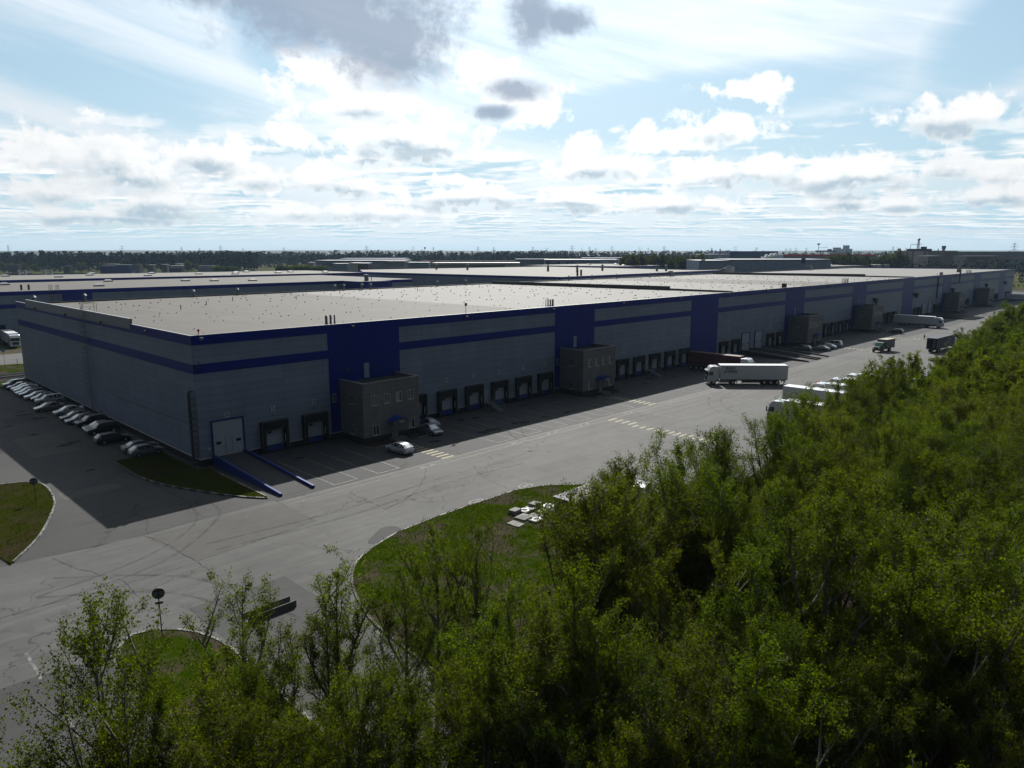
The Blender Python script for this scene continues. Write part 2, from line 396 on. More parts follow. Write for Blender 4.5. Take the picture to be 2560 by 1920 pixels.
LAWNS = [(corner_edge + [(.3,-3.6),(.3,-1.2),(-1.0,-1.0),(-1.0,10.5)], 26), ([p for p in left_edge if p[0] > -32] + [(-24.3,-14.2),(-32,4)], 26), (med_edge, 30), (front_edge[:-3] + [(30.4,-41.2),(33,-50.5),(33,-62),(-2,-62),(-6,-80)], 30)]
wl, yl, zl = MB(), MB(), MB()
def line(mb, x0, y0, x1, y1, w=.12, z=.014):
    d = math.hypot(x1-x0, y1-y0); nx, ny = -(y1-y0)/d*w/2, (x1-x0)/d*w/2
    mb.face((x0+nx,y0+ny,z),(x0-nx,y0-ny,z),(x1-nx,y1-ny,z),(x1+nx,y1+ny,z))
bays = [8.0,14.2] + [34.9+6.06*k for k in range(6)] + [88.0+6.1*k for k in range(5)] + [131.8] + [197+6.2*k for k in range(4)] + [245+6.1*k for k in range(5)]
for x in bays:
    line(wl, x, -4.7, x, -18.3); line(wl, x+3.2, -4.7, x+3.2, -18.3); line(wl, x, -18.3, x+3.2, -18.3, z=.019)
for x0, x1 in ((1,140),(150,290),(306,430)):
    line(yl, x0, -19.45, x1, -19.6, .14); line(yl, x0, -20.55, x1, -21.2, .14)
line(yl, -40,-18.9,-26,-17.9); line(yl, -40,-19.9,-26,-18.9)
for k, x in enumerate((20.5, 37, 44.5, 52, 64, 78)):
    for j in (-.8, .8): yl.cbox(x+j, -20.2, .0132, .9, .35, .001, .12)
def zebra(x, y0, y1, n, l=2.1):
    for k in range(n):
        y = y0 + (y1-y0)*k/(n-1); line(zl, x, y, x+l, y-.02, .42)
zebra(23.9,-9.3,-18.8,10); zebra(71.8,-10.5,-19,9); zebra(57,-21.3,-25.2,4); zebra(56.2,-26.5,-30.6,4,1.6); zebra(56.1,-31.8,-40.3,9)
zebra(175,-14.8,-19.2,5); zebra(175,-22,-26,4); zebra(212,-15,-19.5,5); zebra(212.5,-22,-27,5); zebra(330,-15,-20,5)
for y in range(-34,-140,-9): line(wl, -26.5, y-.9, -26.6, y-5.2, .2)
line(wl, -14.8,-66,-15.2,-60,.18)
struct(wl.build('white_road_marking', M['pwhite'], fix=False)); struct(yl.build('yellow_road_marking', M['pyellow'], fix=False)); struct(zl.build('crossing_marking', M['pzebra'], fix=False))

# tar seams, tyre marks and oil spots on the yard
def wander(pts, k=.12, n=6):
    out = []
    for a, b in zip(pts, pts[1:]):
        m = max(2, int(math.hypot(b[0]-a[0], b[1]-a[1])/.6))
        out += [(a[0]+(b[0]-a[0])*i/m + rnd.uniform(-k,k), a[1]+(b[1]-a[1])*i/m + rnd.uniform(-k,k)) for i in range(m)]
    return out + [pts[-1]]
sm, tm, om = MB(), MB(), MB()
for pts in ([(-12.2,-28.4),(-15.5,-28.6),(-20.1,-28.4),(-24.2,-27.9),(-40,-28.2)],[(-12.2,-36),(-12.2,-28.4),(-12.7,-20.9),(-13.5,-18.6)],[(.4,-18.1),(.4,-27),(-12.2,-28.3)],[(24.9,-24),(23.3,-26.3),(22.1,-29.1),(21.1,-34.3)],[(7.4,-29),(9.8,-28.8),(13.9,-26.6),(17.6,-23.3),(19.7,-20.8)],[(25.6,-25.5),(37.8,-24.9),(47,-25),(58,-24.7)],[(67.6,-22.4),(67.7,-27),(67.1,-31.2),(74.3,-30.5),(83.3,-30.3)],[(9.6,-21),(7.6,-22.1),(7.3,-29.4),(12.7,-27.4)],[(-21,-18.4),(-20.2,-21.7),(-18.1,-27.7),(-18.2,-33.4)],[(-9.8,1.1),(-12.6,.6),(-17,1.3)],[(-10,-8),(-12,-11),(-11.4,-14),(-13,-18.5)],[(-5,-12),(-7.5,-14.5),(-7,-18)],[(110,-24),(125,-23.2),(140,-24.5)],[(88,-33),(100,-31),(118,-30)]):
    w = wander(pts, .10)
    for a, b in zip(w, w[1:]): line(sm, *a, *b, rnd.uniform(.04,.10), .0165)
for base in ([(41.8,-13.5),(40.1,-15.4),(38.6,-17.8),(38,-19.6),(37.8,-22)],[(43.2,-14.9),(41.5,-16.8),(40.1,-18.9),(39.7,-21.5)],[(30,-26),(18,-25.2),(4,-26.2),(-10,-25)],[(30,-28),(18,-27.2),(4,-28.2),(-10,-27)],[(60,-23),(90,-23.6),(120,-22.8),(160,-23.8)],[(60,-25),(90,-25.6),(120,-24.8),(160,-25.8)],[(-24,-26),(-15,-24),(-8,-18),(-6.5,-8),(-8,8)],[(-24,-28),(-14,-26),(-6.2,-19),(-4.7,-14)],[(94,-22),(84,-24),(76,-30),(75,-37)],[(96,-23.5),(86,-25.5),(78,-31.5),(77,-38)],[(-13,-60),(-13,-45),(-16,-33),(-24,-26)],[(-11,-60),(-11,-44),(-14,-31),(-22,-23)]):
    w = smooth(base, 8)
    for a, b in zip(w, w[1:]): line(tm, *a, *b, .32, .0155)
for x, y in [(39.3,-12.1),(40.8,-12.3),(37.7,-12.5),(45,-11.8),(46.7,-12.2),(58.8,-12.5),(57,-12.4),(51.7,-12.2),(28.9,-11.3),(34.7,-24.7)] + [(rnd.uniform(7,118), rnd.uniform(-7,-2.5)) for _ in range(22)] + [(rnd.uniform(-14,-6), rnd.uniform(0,60)) for _ in range(8)]:
    a = rnd.uniform(.25,.9); q = [rnd.uniform(.7,1.2) for _ in range(10)]
    om.face(*[(x+a*1.5*q[i]*math.cos(i*.628), y+a*q[i]*math.sin(i*.628), .0172) for i in range(10)])
def stain(name, c, alpha, sc_):
    m, t, b = newmat(name); co = t.n('ShaderNodeTexCoord').outputs['Object']
    b.inputs['Base Color'].default_value = c4(c); b.inputs['Roughness'].default_value = .8; b.inputs['Specular IOR Level'].default_value = .1
    t.put(b.inputs['Alpha'], t.m('MULTIPLY', t.step(t.noise(co, sc_, 4, .6), .3, .6), alpha)); return m
struct(sm.build('tar_seam', stain('bitumen seam', (.012,.012,.012), .7, 1.5), fix=False)); struct(tm.build('tyre_mark', stain('tyre rubber mark', (.014,.014,.014), .24, .8), fix=False)); struct(om.build('oil_stain', stain('oil stain', (.006,.006,.006), .8, 2.0), fix=False))
# railway siding running behind the long hall
rb, rs, rr = MB(), MB(), MB()
for y in (94.2, 99.2):
    rb.prism(rect(-120, y-1.7, 8, y+1.7), -.05, .12)
    for k in range(0, 190): rs.box(-118+k*.66, y-1.3, .12, -118+k*.66+.24, y+1.3, .2)
    for d in (-.76, .76): rr.box(-120, y+d-.035, .2, 8, y+d+.035, .36)
tr = rb.build('railway_track', M['plinth']); struct(tr)
struct(rs.build('sleepers', M['concd'], tr)); struct(rr.build('rails', M['dark'], tr))

# ------------------------------------------------------------------ the long hall in front
LEN, DEP, TOP = 472.0, 89.0, 16.75
W = thing('warehouse', 'long grey and blue warehouse hall with numbered loading docks facing the yard', 'warehouse', (0,0,0))
MBox(0,0,1.0, LEN,DEP,15.9).build('wall', M['grey'], W)
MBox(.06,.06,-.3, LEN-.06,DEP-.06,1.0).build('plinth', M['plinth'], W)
def ringbox(z0, z1, e, th=None):            # band round the near corner: front and left
    mb = MB(); mb.box(-e,-e,z0, LEN+e,0,z1); mb.box(-e,0,z0, 0,DEP,z1); mb.box(LEN,0,z0,LEN+e,DEP,z1); mb.box(-e,DEP,z0,LEN+e,DEP+e,min(z1,16.3)); return mb
ringbox(15.55, TOP, .06).build('blue_band', M['blue'], W)
pan = [(19,31.5),(68,80),(117,129.7),(168.4,181.2),(220,233),(273,286),(327,340),(381.2,394),(436,449)]
mb = MB(); prev = 0
for a, b in pan + [(LEN, LEN)]:
    mb.box(prev, -.05, 11.95, a, 0, 13.15); prev = b
mb.box(-.05, -.05, 11.95, 0, DEP, 13.15)
mb.build('blue_band', M['blue'], W)
for a, b in pan: MBox(a,-.055,1.0,b,0,15.55).build('blue_panel', M['blue'], W)
mb = MB(); mb.box(-.03,-.12,.93,LEN,0,1.03); mb.box(-.12,-.12,.93,-.03,DEP,1.03); mb.build('drip_flashing', M['trim'], W)
mb = MB(); mb.box(-.11,-.11,TOP,LEN+.1,.16,TOP+.035); mb.box(-.11,.16,TOP,.16,21,TOP+.035); mb.box(-.11,80.5,TOP,.16,DEP+.1,TOP+.035)
mb.build('coping', M['zinc'], W)
for k, (a, b, m) in enumerate(((0,61.8,'roofg'),(61.8,137,'roofw'),(137.4,188.5,'roofw'),(188.5,222,'roofg'),(222,285.8,'roofw'),(286.2,LEN,'roofw'))):
    q = MB().face((a,.16,16.56),(b,.16,16.56),(b,DEP-.1,16.05),(a,DEP-.1,16.05)).build('roof_membrane', M[m], W, fix=False)
mb = MB(); mb.box(.0,DEP-.3,15.9,LEN,DEP,16.36); mb.build('back_parapet', M['dark'], W)
mb = MB(); mb.box(-.13,21,16.0,.22,80.5,17.55); mb.build('raised_parapet', M['zinc'], W)
for x in (137.2, 286.0):
    mb = MB(); mb.box(x-.22,.3,16.5,x+.22,19,17.0); mb.ring([[(x-.25,19,16.2),(x+.25,19,16.2),(x+.25,19,17.6),(x-.25,19,17.6)],[(x-.25,DEP,15.7),(x+.25,DEP,15.7),(x+.25,DEP,17.0),(x-.25,DEP,17.0)]]); mb.build('fire_wall', M['concd'], W)
# small roof caps over the whole membrane: the nearest hundred are parts, the rest is one mass
caps = []
rr_ = random.Random(3)
for i in range(0, 46):
    for j in range(0, 11):
        x = 4 + i*5.9 + rr_.uniform(-1.8,1.8); y = 3.5 + j*7.8 + rr_.uniform(-1.6,1.6)
        if rr_.random() < .85: caps.append((x, y))
        if rr_.random() < .3: caps.append((x+rr_.uniform(.6,1.6), y+rr_.uniform(-.4,.4)))
caps = [(x,y) for x,y in caps if 1 < x < 470 and y < 87 and abs(x-137.2) > .6 and abs(x-286) > .6]
caps.sort(key=lambda p: (p[0]-CAM[0])**2 + (p[1]-CAM[1])**2)
cm = MB().tube([(0,0,0),(0,0,.16)], .13, .13, 6); cm.tube([(0,0,.16),(0,0,.24)], .2, .08, 6)
cap0 = None; rest = MB()
for i, (x, y) in enumerate(caps):
    if i < 100:
        if cap0 is None: o = cap0 = cm.build('roof_vent', M['cap'], W)
        else: o = cap0.copy(); col.objects.link(o)
        o.location = (x, y, 16.57-.51*y/DEP); k = rr_.uniform(.4,.68); o.scale = (k,k,k)
    else:
        zr = 16.56-.51*y/DEP; rest.box(x-.1,y-.1,zr,x+.1,y+.1,zr+.16)
o = rest.build('roof_vents', M['cap'], W); o['kind'] = 'stuff'
for x, y in ((16,44),(24,52),(33,60),(45,55),(52,70),(63,66),(74,74),(84,62),(95,76),(108,64),(120,72),(60,80)):
    MB().tube([(x,y,16.6),(x,y,17.5)], .07, .07, 6).build('vent_stack', M['dark'], W)
for x in (3,12.5,36,47,75,78,84,87,112,124,176,190,206,230,236,262,300):
    m = MB().tube([(x,DEP-1.4,16.0),(x,DEP-1.4,17.5)], .26, .26, 8); m.tube([(x,DEP-1.4,17.55),(x,DEP-1.4,17.75),(x,DEP-1.4,18.0)], .5, .1, 8)
    m.build('exhaust_fan', M['zinc'], W)
def pipes(lst, y=1.3):
    for x, h, r in lst:
        m = MB().tube([(x,y,16.5),(x,y,16.6+h)], r, r, 8); m.tube([(x,y,16.62+h),(x,y,16.75+h)], r*1.25, r*.5, 8); m.tube([(x,y,16.5),(x,y,16.6+h*.3)], r*1.25, r*1.25, 8)
        m.build('flue_pipe', M['zinc'], W)
pipes([(19.75,1.25,.19),(20.45,1.3,.15),(21.1,1.25,.11)]); pipes([(66.8,1.35,.07),(67.4,1.4,.12),(68.05,1.3,.14),(68.75,1.3,.19)])
pipes([(213.2,1.4,.1),(214.8,1.45,.15),(216.4,1.45,.17),(218.1,1.4,.2)]); pipes([(369.8,1.4,.12),(372.4,1.45,.17),(375.2,1.45,.19),(378.4,1.4,.22)])
for x in (169.6, 328.0): MBox(x-.45,.8,16.5,x+.45,1.9,17.9).build('flue_shaft', M['rust'] if x < 200 else M['zinc'], W)
mb = MB().tube([(350,-.9,12.6),(350,-.9,17.6)], .35, .35, 10); mb.tube([(350,-.9,17.6),(350,-.5,18.3),(350,.4,18.5)], .6, 1.2, 10); mb.build('dust_duct', M['tarp'], W)
for x in (23,45.2,67.1,89.2,111.6,134,156,178,200,223,245,268,290,312,335):
    m = MB().box(x-.2,-.62,16.1,x+.2,-.4,16.4); m.tube([(x,-.06,16.35),(x,-.5,16.3)], .04); m.build('floodlight', M['dark'], W)
for y in (14,33,52,72):
    m = MB().box(-.62,y-.2,16.1,-.4,y+.2,16.4); m.tube([(-.06,y,16.35),(-.5,y,16.3)], .04); m.build('floodlight', M['dark'], W)
m = MB().box(.9,-.62,16.2,1.3,-.4,16.5); m.tube([(1.1,-.06,16.4),(1.1,-.5,16.35)], .04); m.build('floodlight', M['zinc'], W)
for x, c in ((1.1,'red'),(159.0,'rust'),(233.3,'red'),(318,'dark')):
    m = MB().tube([(x,.3,16.7),(x,.3,17.2)], .05); m.tube([(x,.3,17.2),(x,.3,17.5)], .17, .12, 8); m.build('warning_light', M[c], W)
m = MB().tube([(45.8,.5,16.6),(45.8,.5,18.4)], .05); m.tube([(45.8,.5,18.4),(45.5,.5,18.75),(45.2,.5,18.45)], .04); m.box(45.65,.4,18.0,46.05,.6,18.5); m.build('antenna', M['zinc'], W)
m = MB().tube([(.5,-.15,12.9),(.5,-.5,13.1),(.5,-.5,13.6)], .05); m.box(.3,-.4,12.6,.7,-.1,12.9); m.build('antenna', M['dark'], W)

# cat ladder up the short side
lad = MB(); y0 = 42.0
for d in (-.3, .3): lad.tube([(-.35,y0+d,.6),(-.35,y0+d,18.6)], .035)
for k in range(58): lad.tube([(-.35,y0-.3,.9+k*.3),(-.35,y0+.3,.9+k*.3)], .018, n=4)
LD = lad.build('cat_ladder', M['zinc'], W)
cg = MB()
for k in range(17):
    z = 3+k*.85; cg.tube([(-.35+(-.75)*math.sin(math.pi*t/6), y0+.42*math.cos(math.pi*t/6), z) for t in range(7)], .03, n=4)
for t in (1,3,5): cg.tube([(-.35-.75*math.sin(math.pi*t/6), y0+.42*math.cos(math.pi*t/6), 3), (-.35-.75*math.sin(math.pi*t/6), y0+.42*math.cos(math.pi*t/6), 16.6)], .022, n=4)
cg.build('ladder_cage', M['zinc'], LD)
pl = MB()
for d in (-.5, .9):
    pl.tube([(-.4,y0+d,17.5),(-.4,y0+d,18.6),(.9,y0+d,18.75),(1.6,y0+d,18.7),(1.6,y0+d,16.6)], .035, n=5)
pl.tube([(-.4,y0+.9,18.1),(1.6,y0+.9,18.0)], .03); pl.tube([(1.6,y0-.5,18.0),(1.6,y0+.9,18.0)], .03); pl.build('ladder_guardrail', M['zinc'], LD)
# cable riser at the corner
rs_ = MB(); yy = .85
for d in (-.28,.05,.3): rs_.tube([(-.5,yy+d,-.1),(-.5,yy+d,9.3),(-.38,yy+d,9.65),(-.08,yy+d,9.75)], .075, n=6)
for k in range(11): rs_.box(-.62,yy-.42,.5+k*.82,-.03,yy+.42,.55+k*.82)
RS = rs_.build('cable_riser', M['dark'], W)
MB().tube([(-.45,yy+.3,5.6),(-.07,14,5.1),(-.07,30,4.8)], .018, n=4).build('cable', M['black'], RS)
# grey duct run low on the short side
for y in (36.5,):
    m = MB()
    for k in range(4): m.tube([(-.5,y+k*.5,.0),(-.5,y+k*.5,1.7)], .03)
    m.tube([(-.5,y,1.7),(-.5,y+1.5,1.7)], .03); m.build('guard_rail', M['dark'], W)

# loading docks
def dock(x, w=3.9, door=True, num=None, rail=True, plate=True, bump=True):
    d = MB(); a, b = x-w/2, x+w/2
    d.box(a,-.62,.42,a+.55,0,4.3); d.box(b-.55,-.62,.42,b,0,4.3); d.box(a,-.66,4.3,b,0,4.45); d.box(a+.55,-.58,3.25,b-.55,-.05,4.3)
    D = d.build('dock_shelter', M['black'], W)
    MBox(a+.9,-.09,1.15,b-.9,-.055,3.25).build('door', M['doorw'], D)
    v = MB(); v.box(a+.98,-.11,2.72,a+1.62,-.09,3.05); v.build('door_window', M['black'], D)
    MBox(a+.8,-.30,.35,b-.8,-.055,1.1).build('leveller', M['lblue'], D)
    t = MB(); t.box(a+.02,-.665,.45,a+.05,-.625,4.32); t.box(a+.02,-.70,4.40,b-.02,-.662,4.43); t.box(b-.05,-.665,.45,b-.02,-.625,4.32)
    t.build('shelter_edge', M['zinc'], D)
    MBox(a+.57,-.63,1.3,a+.64,-.585,2.5).build('guide_mark', M['trim'], D); MBox(b-.64,-.63,1.3,b-.57,-.585,2.5).build('guide_mark', M['trim'], D)
    if plate:
        p = MBox(x-.3,-.10,5.72,x+.3,-.06,6.42).build('number_plate', M['trim'], W)
        if num: text_mesh('numeral', num, .62, M['numer'], p, (x,-.104,6.07), FRONT)
        m = MB().box(x-.1,-.3,5.05,x+.1,-.06,5.22); m.build('dock_lamp', M['zinc'], W)
for x, n in zip([10.1,16.3,34.4,40.8,46.9,53.0,59.1,65.1], '12345678'): dock(x, num=n)
for x, n in zip([89.6,95.7,101.8,108.0,114.2,132.9,139.3], ('9','10','11','12','13','14','15')): dock(x, num=n)
for x in (159.3,165.6,198.6,204.6,210.7,216.9,246,252.1,258.3,264.4,290,296,317.5,323.5,354,360,366,372,402,408,414,420,426,432,456,462): dock(x, plate=x < 170)
def gate(x, w=4.0, num=None, m='doorw'):
    g = MBox(x-w/2,-.10,1.05,x+w/2,-.05,5.6).build('gate', M[m], W)
    f = MB(); f.box(x-w/2-.16,-.2,1.0,x-w/2,0,5.76); f.box(x+w/2,-.2,1.0,x+w/2+.16,0,5.76); f.box(x-w/2,-.2,5.6,x+w/2,0,5.76); f.build('gate_frame', M['bluep'], g)
    v = MB(); v.box(x-w/2+.35,-.12,2.55,x-w/2+1.0,-.10,2.9); v.box(x+w/2-1.0,-.12,2.55,x+w/2-.35,-.10,2.9); v.build('gate_window', M['black'], g)
    d = MB(); d.box(x-.48,-.125,1.15,x-.43,-.10,3.5); d.box(x+.43,-.125,1.15,x+.48,-.10,3.5); d.box(x-.48,-.125,3.45,x+.48,-.10,3.5); d.build('wicket_door', M['zinc'], g)
    MBox(x-.38,-.15,2.1,x-.32,-.10,2.3).build('handle', M['black'], g)
    if num:
        p = MBox(x-.3,-.10,5.9,x+.3,-.06,6.55).build('number_plate', M['trim'], W); text_mesh('numeral', num, .62, M['numer'], p, (x,-.104,6.22), FRONT)
gate(3.75, num='A'); gate(145,4.2); gate(152.4,4.2); gate(302,4.4); gate(310,4.4)
for x in (25.35,73.9,174.9,226.4,335.5,389.5):
    m = MBox(x-.45,-.11,8.45,x+.45,-.06,10.65).build('service_door', M['farwall'], W); MBox(x+.28,-.15,9.4,x+.36,-.11,9.6).build('handle', M['black'], m)
for x in (19.65,68.7):
    m = MBox(x-.28,-.12,5.5,x+.28,-.06,6.75).build('window', M['trim'], W); MBox(x-.2,-.13,5.6,x+.2,-.12,6.65).build('pane', M['glass'], m)
for x, z in ((22.0,9.9),(70.4,9.9)): MBox(x-.25,-.3,z-.15,x+.25,-.06,z+.15).build('grille', M['dark'], W)
for x in (242,289,342.5,406,450.5):
    MB().ring([[(x-2.3,-.06,10.6),(x+2.3,-.06,10.2),(x+1.2,-.06,8.4)],[(x-2.3,-.9,10.6),(x+2.3,-.9,10.2),(x+1.2,-.5,8.4)]]).build('dark_wedge', M['dark'], W)  # dark triangular prisms standing out from the wall
for x in (49.9, 98.9):
    m = MBox(x-.5,-.1,1.15,x+.5,-.055,3.3).build('service_door', M['doorw'], W); MBox(x+.3,-.14,2.1,x+.38,-.1,2.3).build('handle', M['black'], m)
MBox(1.05,-.1,2.0,1.35,-.055,2.35).build('socket_box', M['trim'], W)
MBox(318.4,-.4,7,319,-.055,16.0).build('down_pipe', M['dark'], W)

# metal stairs at the service doors
for i, x in enumerate((49.9, 98.9)):
    T = thing('metal_stairs', ['steel stairs with handrails between docks 5 and 6','steel stairs with handrails by the second office annex, left of the red container'][i], 'stairs', (x,0,0), 0, 'metal stairs at the docks')
    s = MB(); s.box(-.8,-1.4,1.0,.8,-.7,1.06)
    for k in range(7): s.box(-.55,-1.4-.36*(k+1),.92-.14*k-.03,.55,-1.4-.36*k,.92-.14*k)
    for d in (-.6,.6): s.extr([(d-.03,.9),(d+.03,.9),(d+.03,1.06),(d-.03,1.06)], -1.42,-1.36)
    for d in (-.62,.62): s.tube([(d,-1.4,.95),(d,-4.0,.02)], .05, n=4)
    for d in (-.7,.7): s.tube([(d,-.75,0),(d,-.75,1.0)], .04); s.tube([(d,-1.35,0),(d,-1.35,1.0)], .04)
    s.build('steps', M['zinc'], T)
    h = MB()
    for d in (-.68,.68):
        h.tube([(d,-.72,2.05),(d,-1.4,2.05),(d,-4.0,1.05),(d,-4.0,.02)], .03); h.tube([(d,-.72,1.55),(d,-1.4,1.55),(d,-4.0,.55)], .025)
        for y, z in ((-.72,1.0),(-1.4,1.0),(-2.7,.5)): h.tube([(d,y,z),(d,y,z+1.05)], .025)
    h.build('handrail', M['zinc'], T)

# ramps with blue side walls
def ramp(x0, x1, label, ylen=17.6, wall=True, grass=False):
    T = thing('loading_ramp', label, 'ramp', (x0,0,0), 0, 'ramps up to the gates'); w = x1-x0
    s = MB(); s.ring([[(0,-.15,-.02),(w,-.15,-.02),(w,-.15,1.0),(0,-.15,1.0)],[(0,-2.0,-.02),(w,-2.0,-.02),(w,-2.0,.96),(0,-2.0,.96)],[(0,-ylen,-.02),(w,-ylen,-.02),(w,-ylen,.012),(0,-ylen,.012)]])
    s.build('deck', M['asphd'], T)
    for x in (-.26, w):
        q = MB(); q.ring([[(x,-.15,-.02),(x+.26,-.15,-.02),(x+.26,-.15,1.35),(x,-.15,1.35)],[(x,-2.2,-.02),(x+.26,-2.2,-.02),(x+.26,-2.2,1.32),(x,-2.2,1.32)],[(x,-ylen,-.02),(x+.26,-ylen,-.02),(x+.26,-ylen,.34),(x,-ylen,.34)]])
        q.build('side_wall', M['lblue'] if wall is True else M['dark'], T)
    return T
ramp(1.75, 5.55, 'asphalt ramp with blue side walls up to gate A at the corner')
ramp(142.6, 147.4, 'dark sided ramp up to the left of two white gates beyond the red container', 18.3, 0)
ramp(150.0, 154.8, 'dark sided ramp up to the right of two white gates beyond the red container', 18.3, 0)
ramp(299.6, 304.4, 'far ramp beside the tall white gate, left of the pair', 20, 0); ramp(307.6, 312.4, 'far ramp beside the tall white gate, right of the pair', 20, 0)
lawn('ramp_lawn', rect(147.9,-18.2,149.5,-6), M['lawn'], .12)

# office annexes along the front
def annex(x0, label, w=9.9, det=True):
    T = thing('office_annex', label, 'office building', (x0,0,0), 0, 'office annexes along the hall')
    d = -5.9; h = 8.75
    m = MB(); m.box(0,d,.95,w,-.07,h-.55); m.build('wall', M['stone'], T)
    MBox(.07,d+.07,-.1,w-.07,-.07,.95).build('plinth', M['plinth'], T)
    p = MB(); t = .3
    p.box(0,d,h-.55,w,d+t,h); p.box(0,d+t,h-.55,t,-.07,h); p.box(w-t,d+t,h-.55,w,-.07,h); p.build('parapet', M['stone'], T)
    c = MB(); c.box(-.06,d-.06,h,w+.06,d+t+.05,h+.05); c.box(-.06,d+t+.05,h,t+.05,-.07,h+.05); c.box(w-t-.05,d+t+.05,h,w+.06,-.07,h+.05); c.build('coping', M['zinc'], T)
    MB().face((t,d+t,h-.5),(w-t,d+t,h-.5),(w-t,-.07,h-.5),(t,-.07,h-.5)).build('roof', M['plinth'], T, fix=False)
    def win(x, z, ww=1.05, hh=1.4):
        f = MB(); y = d-.04
        f.box(x,y,z,x+ww,d,z+.07); f.box(x,y,z+hh-.07,x+ww,d,z+hh); f.box(x,y,z+.07,x+.07,d,z+hh-.07); f.box(x+ww-.07,y,z+.07,x+ww,d,z+hh-.07); f.box(x+ww*.42,y,z+.07,x+ww*.42+.09,d,z+hh-.07)
        f.box(x-.06,d-.14,z-.07,x+ww+.06,d,z-.01)
        W_ = MB().face((x,d-.012,z),(x+ww,d-.012,z),(x+ww,d-.012,z+hh),(x,d-.012,z+hh)).build('window', M['glass'], T, fix=False)
        f.build('frame', M['trim'], W_)
        if rnd.random() < .5: MB().face((x+.08,d-.018,z+.1),(x+ww*.4,d-.018,z+.1),(x+ww*.4,d-.018,z+hh-.1),(x+.08,d-.018,z+hh-.1)).build('blind', M['cream'], W_, fix=False)
    for k in range(4): win(1.45+2.12*k, 5.5)
    win(1.55, 1.15); win(7.9, 1.15)
    for z in (5.55, 1.2):
        y = -3.6; f = MB(); e = -.04
        f.box(e,y,z,0,y+1.0,z+.07); f.box(e,y,z+1.33,0,y+1.0,z+1.4); f.box(e,y,z+.07,0,y+.07,z+1.33); f.box(e,y+.93,z+.07,0,y+1.0,z+1.33); f.box(e,y+.42,z+.07,0,y+.5,z+1.33); f.box(-.14,y-.06,z-.07,0,y+1.06,z-.01)
        W_ = MB().face((-.012,y,z),(-.012,y+1,z),(-.012,y+1,z+1.4),(-.012,y,z+1.4)).build('window', M['glass'], T, fix=False)
        f.build('frame', M['trim'], W_)
    D = MBox(4.75,d-.12,.3,5.75,d-.05,2.65).build('door', M['zinc'], T); MBox(5.5,d-.17,1.4,5.6,d-.12,1.55).build('handle', M['black'], D)
    MBox(5.1,d-.13,2.2,5.4,d-.122,2.45).build('notice', M['trim'], D)
    q = MB(); n = 9
    arc = [(3.9+3.2*i/(n-1), 2.95+.55*math.sin(math.pi*i/(n-1))) for i in range(n)]
    q.ring([[(x,d-1.7,z) for x,z in arc] + [(x,d-1.7,z-.05) for x,z in arc[::-1]], [(x,d,z) for x,z in arc] + [(x,d,z-.05) for x,z in arc[::-1]]])
    K = q.build('canopy', M['bluep'], T)
    for sx in (4.0, 7.0):
        l = MB().tube([(sx,d-1.6,.15),(sx,d-1.6,2.95)], .04)
        for k in range(5): l.tube([(sx,d-.02-.32*k,2.9),(sx,d-.34-.32*k,2.3)], .02, n=4); l.tube([(sx,d-.02-.32*k,2.3),(sx,d-.34-.32*k,2.9)], .02, n=4)
        l.build('canopy_frame', M['dark'], K)
    MBox(4.9,d-1.72,2.75,5.8,d-1.70,3.0).build('sign_plate', M['trim'], K)
    s = MB(); s.box(4.2,d-1.5,-.02,6.6,d-.05,.3); s.box(4.2,d-1.85,-.02,6.6,d-1.5,.15); s.build('steps', M['concd'], T)
    isl = smooth([(-.6,d-.05),(-.5,d-1.6),(.4,d-2.4),(4,d-2.3)], 4); isl = [(x+x0,y) for x,y in isl]
    lawn('annex_verge', isl + [(x0+4,d-.05)], M['floor'], .10); kerb(isl, w=.14, paint_every=(0,20), m2=None)
    isl = smooth([(6.8,d-2.3),(9.4,d-2.2),(10.3,d-1.5),(10.4,d-.05)], 4); isl = [(x+x0,y) for x,y in isl]
    lawn('annex_verge', isl + [(x0+6.8,d-.05)], M['floor'], .10); kerb(isl, w=.14, paint_every=(0,20), m2=None)
annex(20.6, 'two storey grey office annex between docks 2 and 4, nearest the corner')
annex(69.4, 'two storey grey office annex left of the red container, past dock 8')
annex(170.9, 'two storey office annex with the parked silver cars and white minivan in front', 10.2)
annex(222.9, 'two storey office annex left of the docked white truck in the shade', 10.2)
annex(331.0, 'far office annex right of the docked white truck, left of the pair', 10.4)
annex(385.8, 'farthest office annex, nearest the right end of the long hall', 10.4)

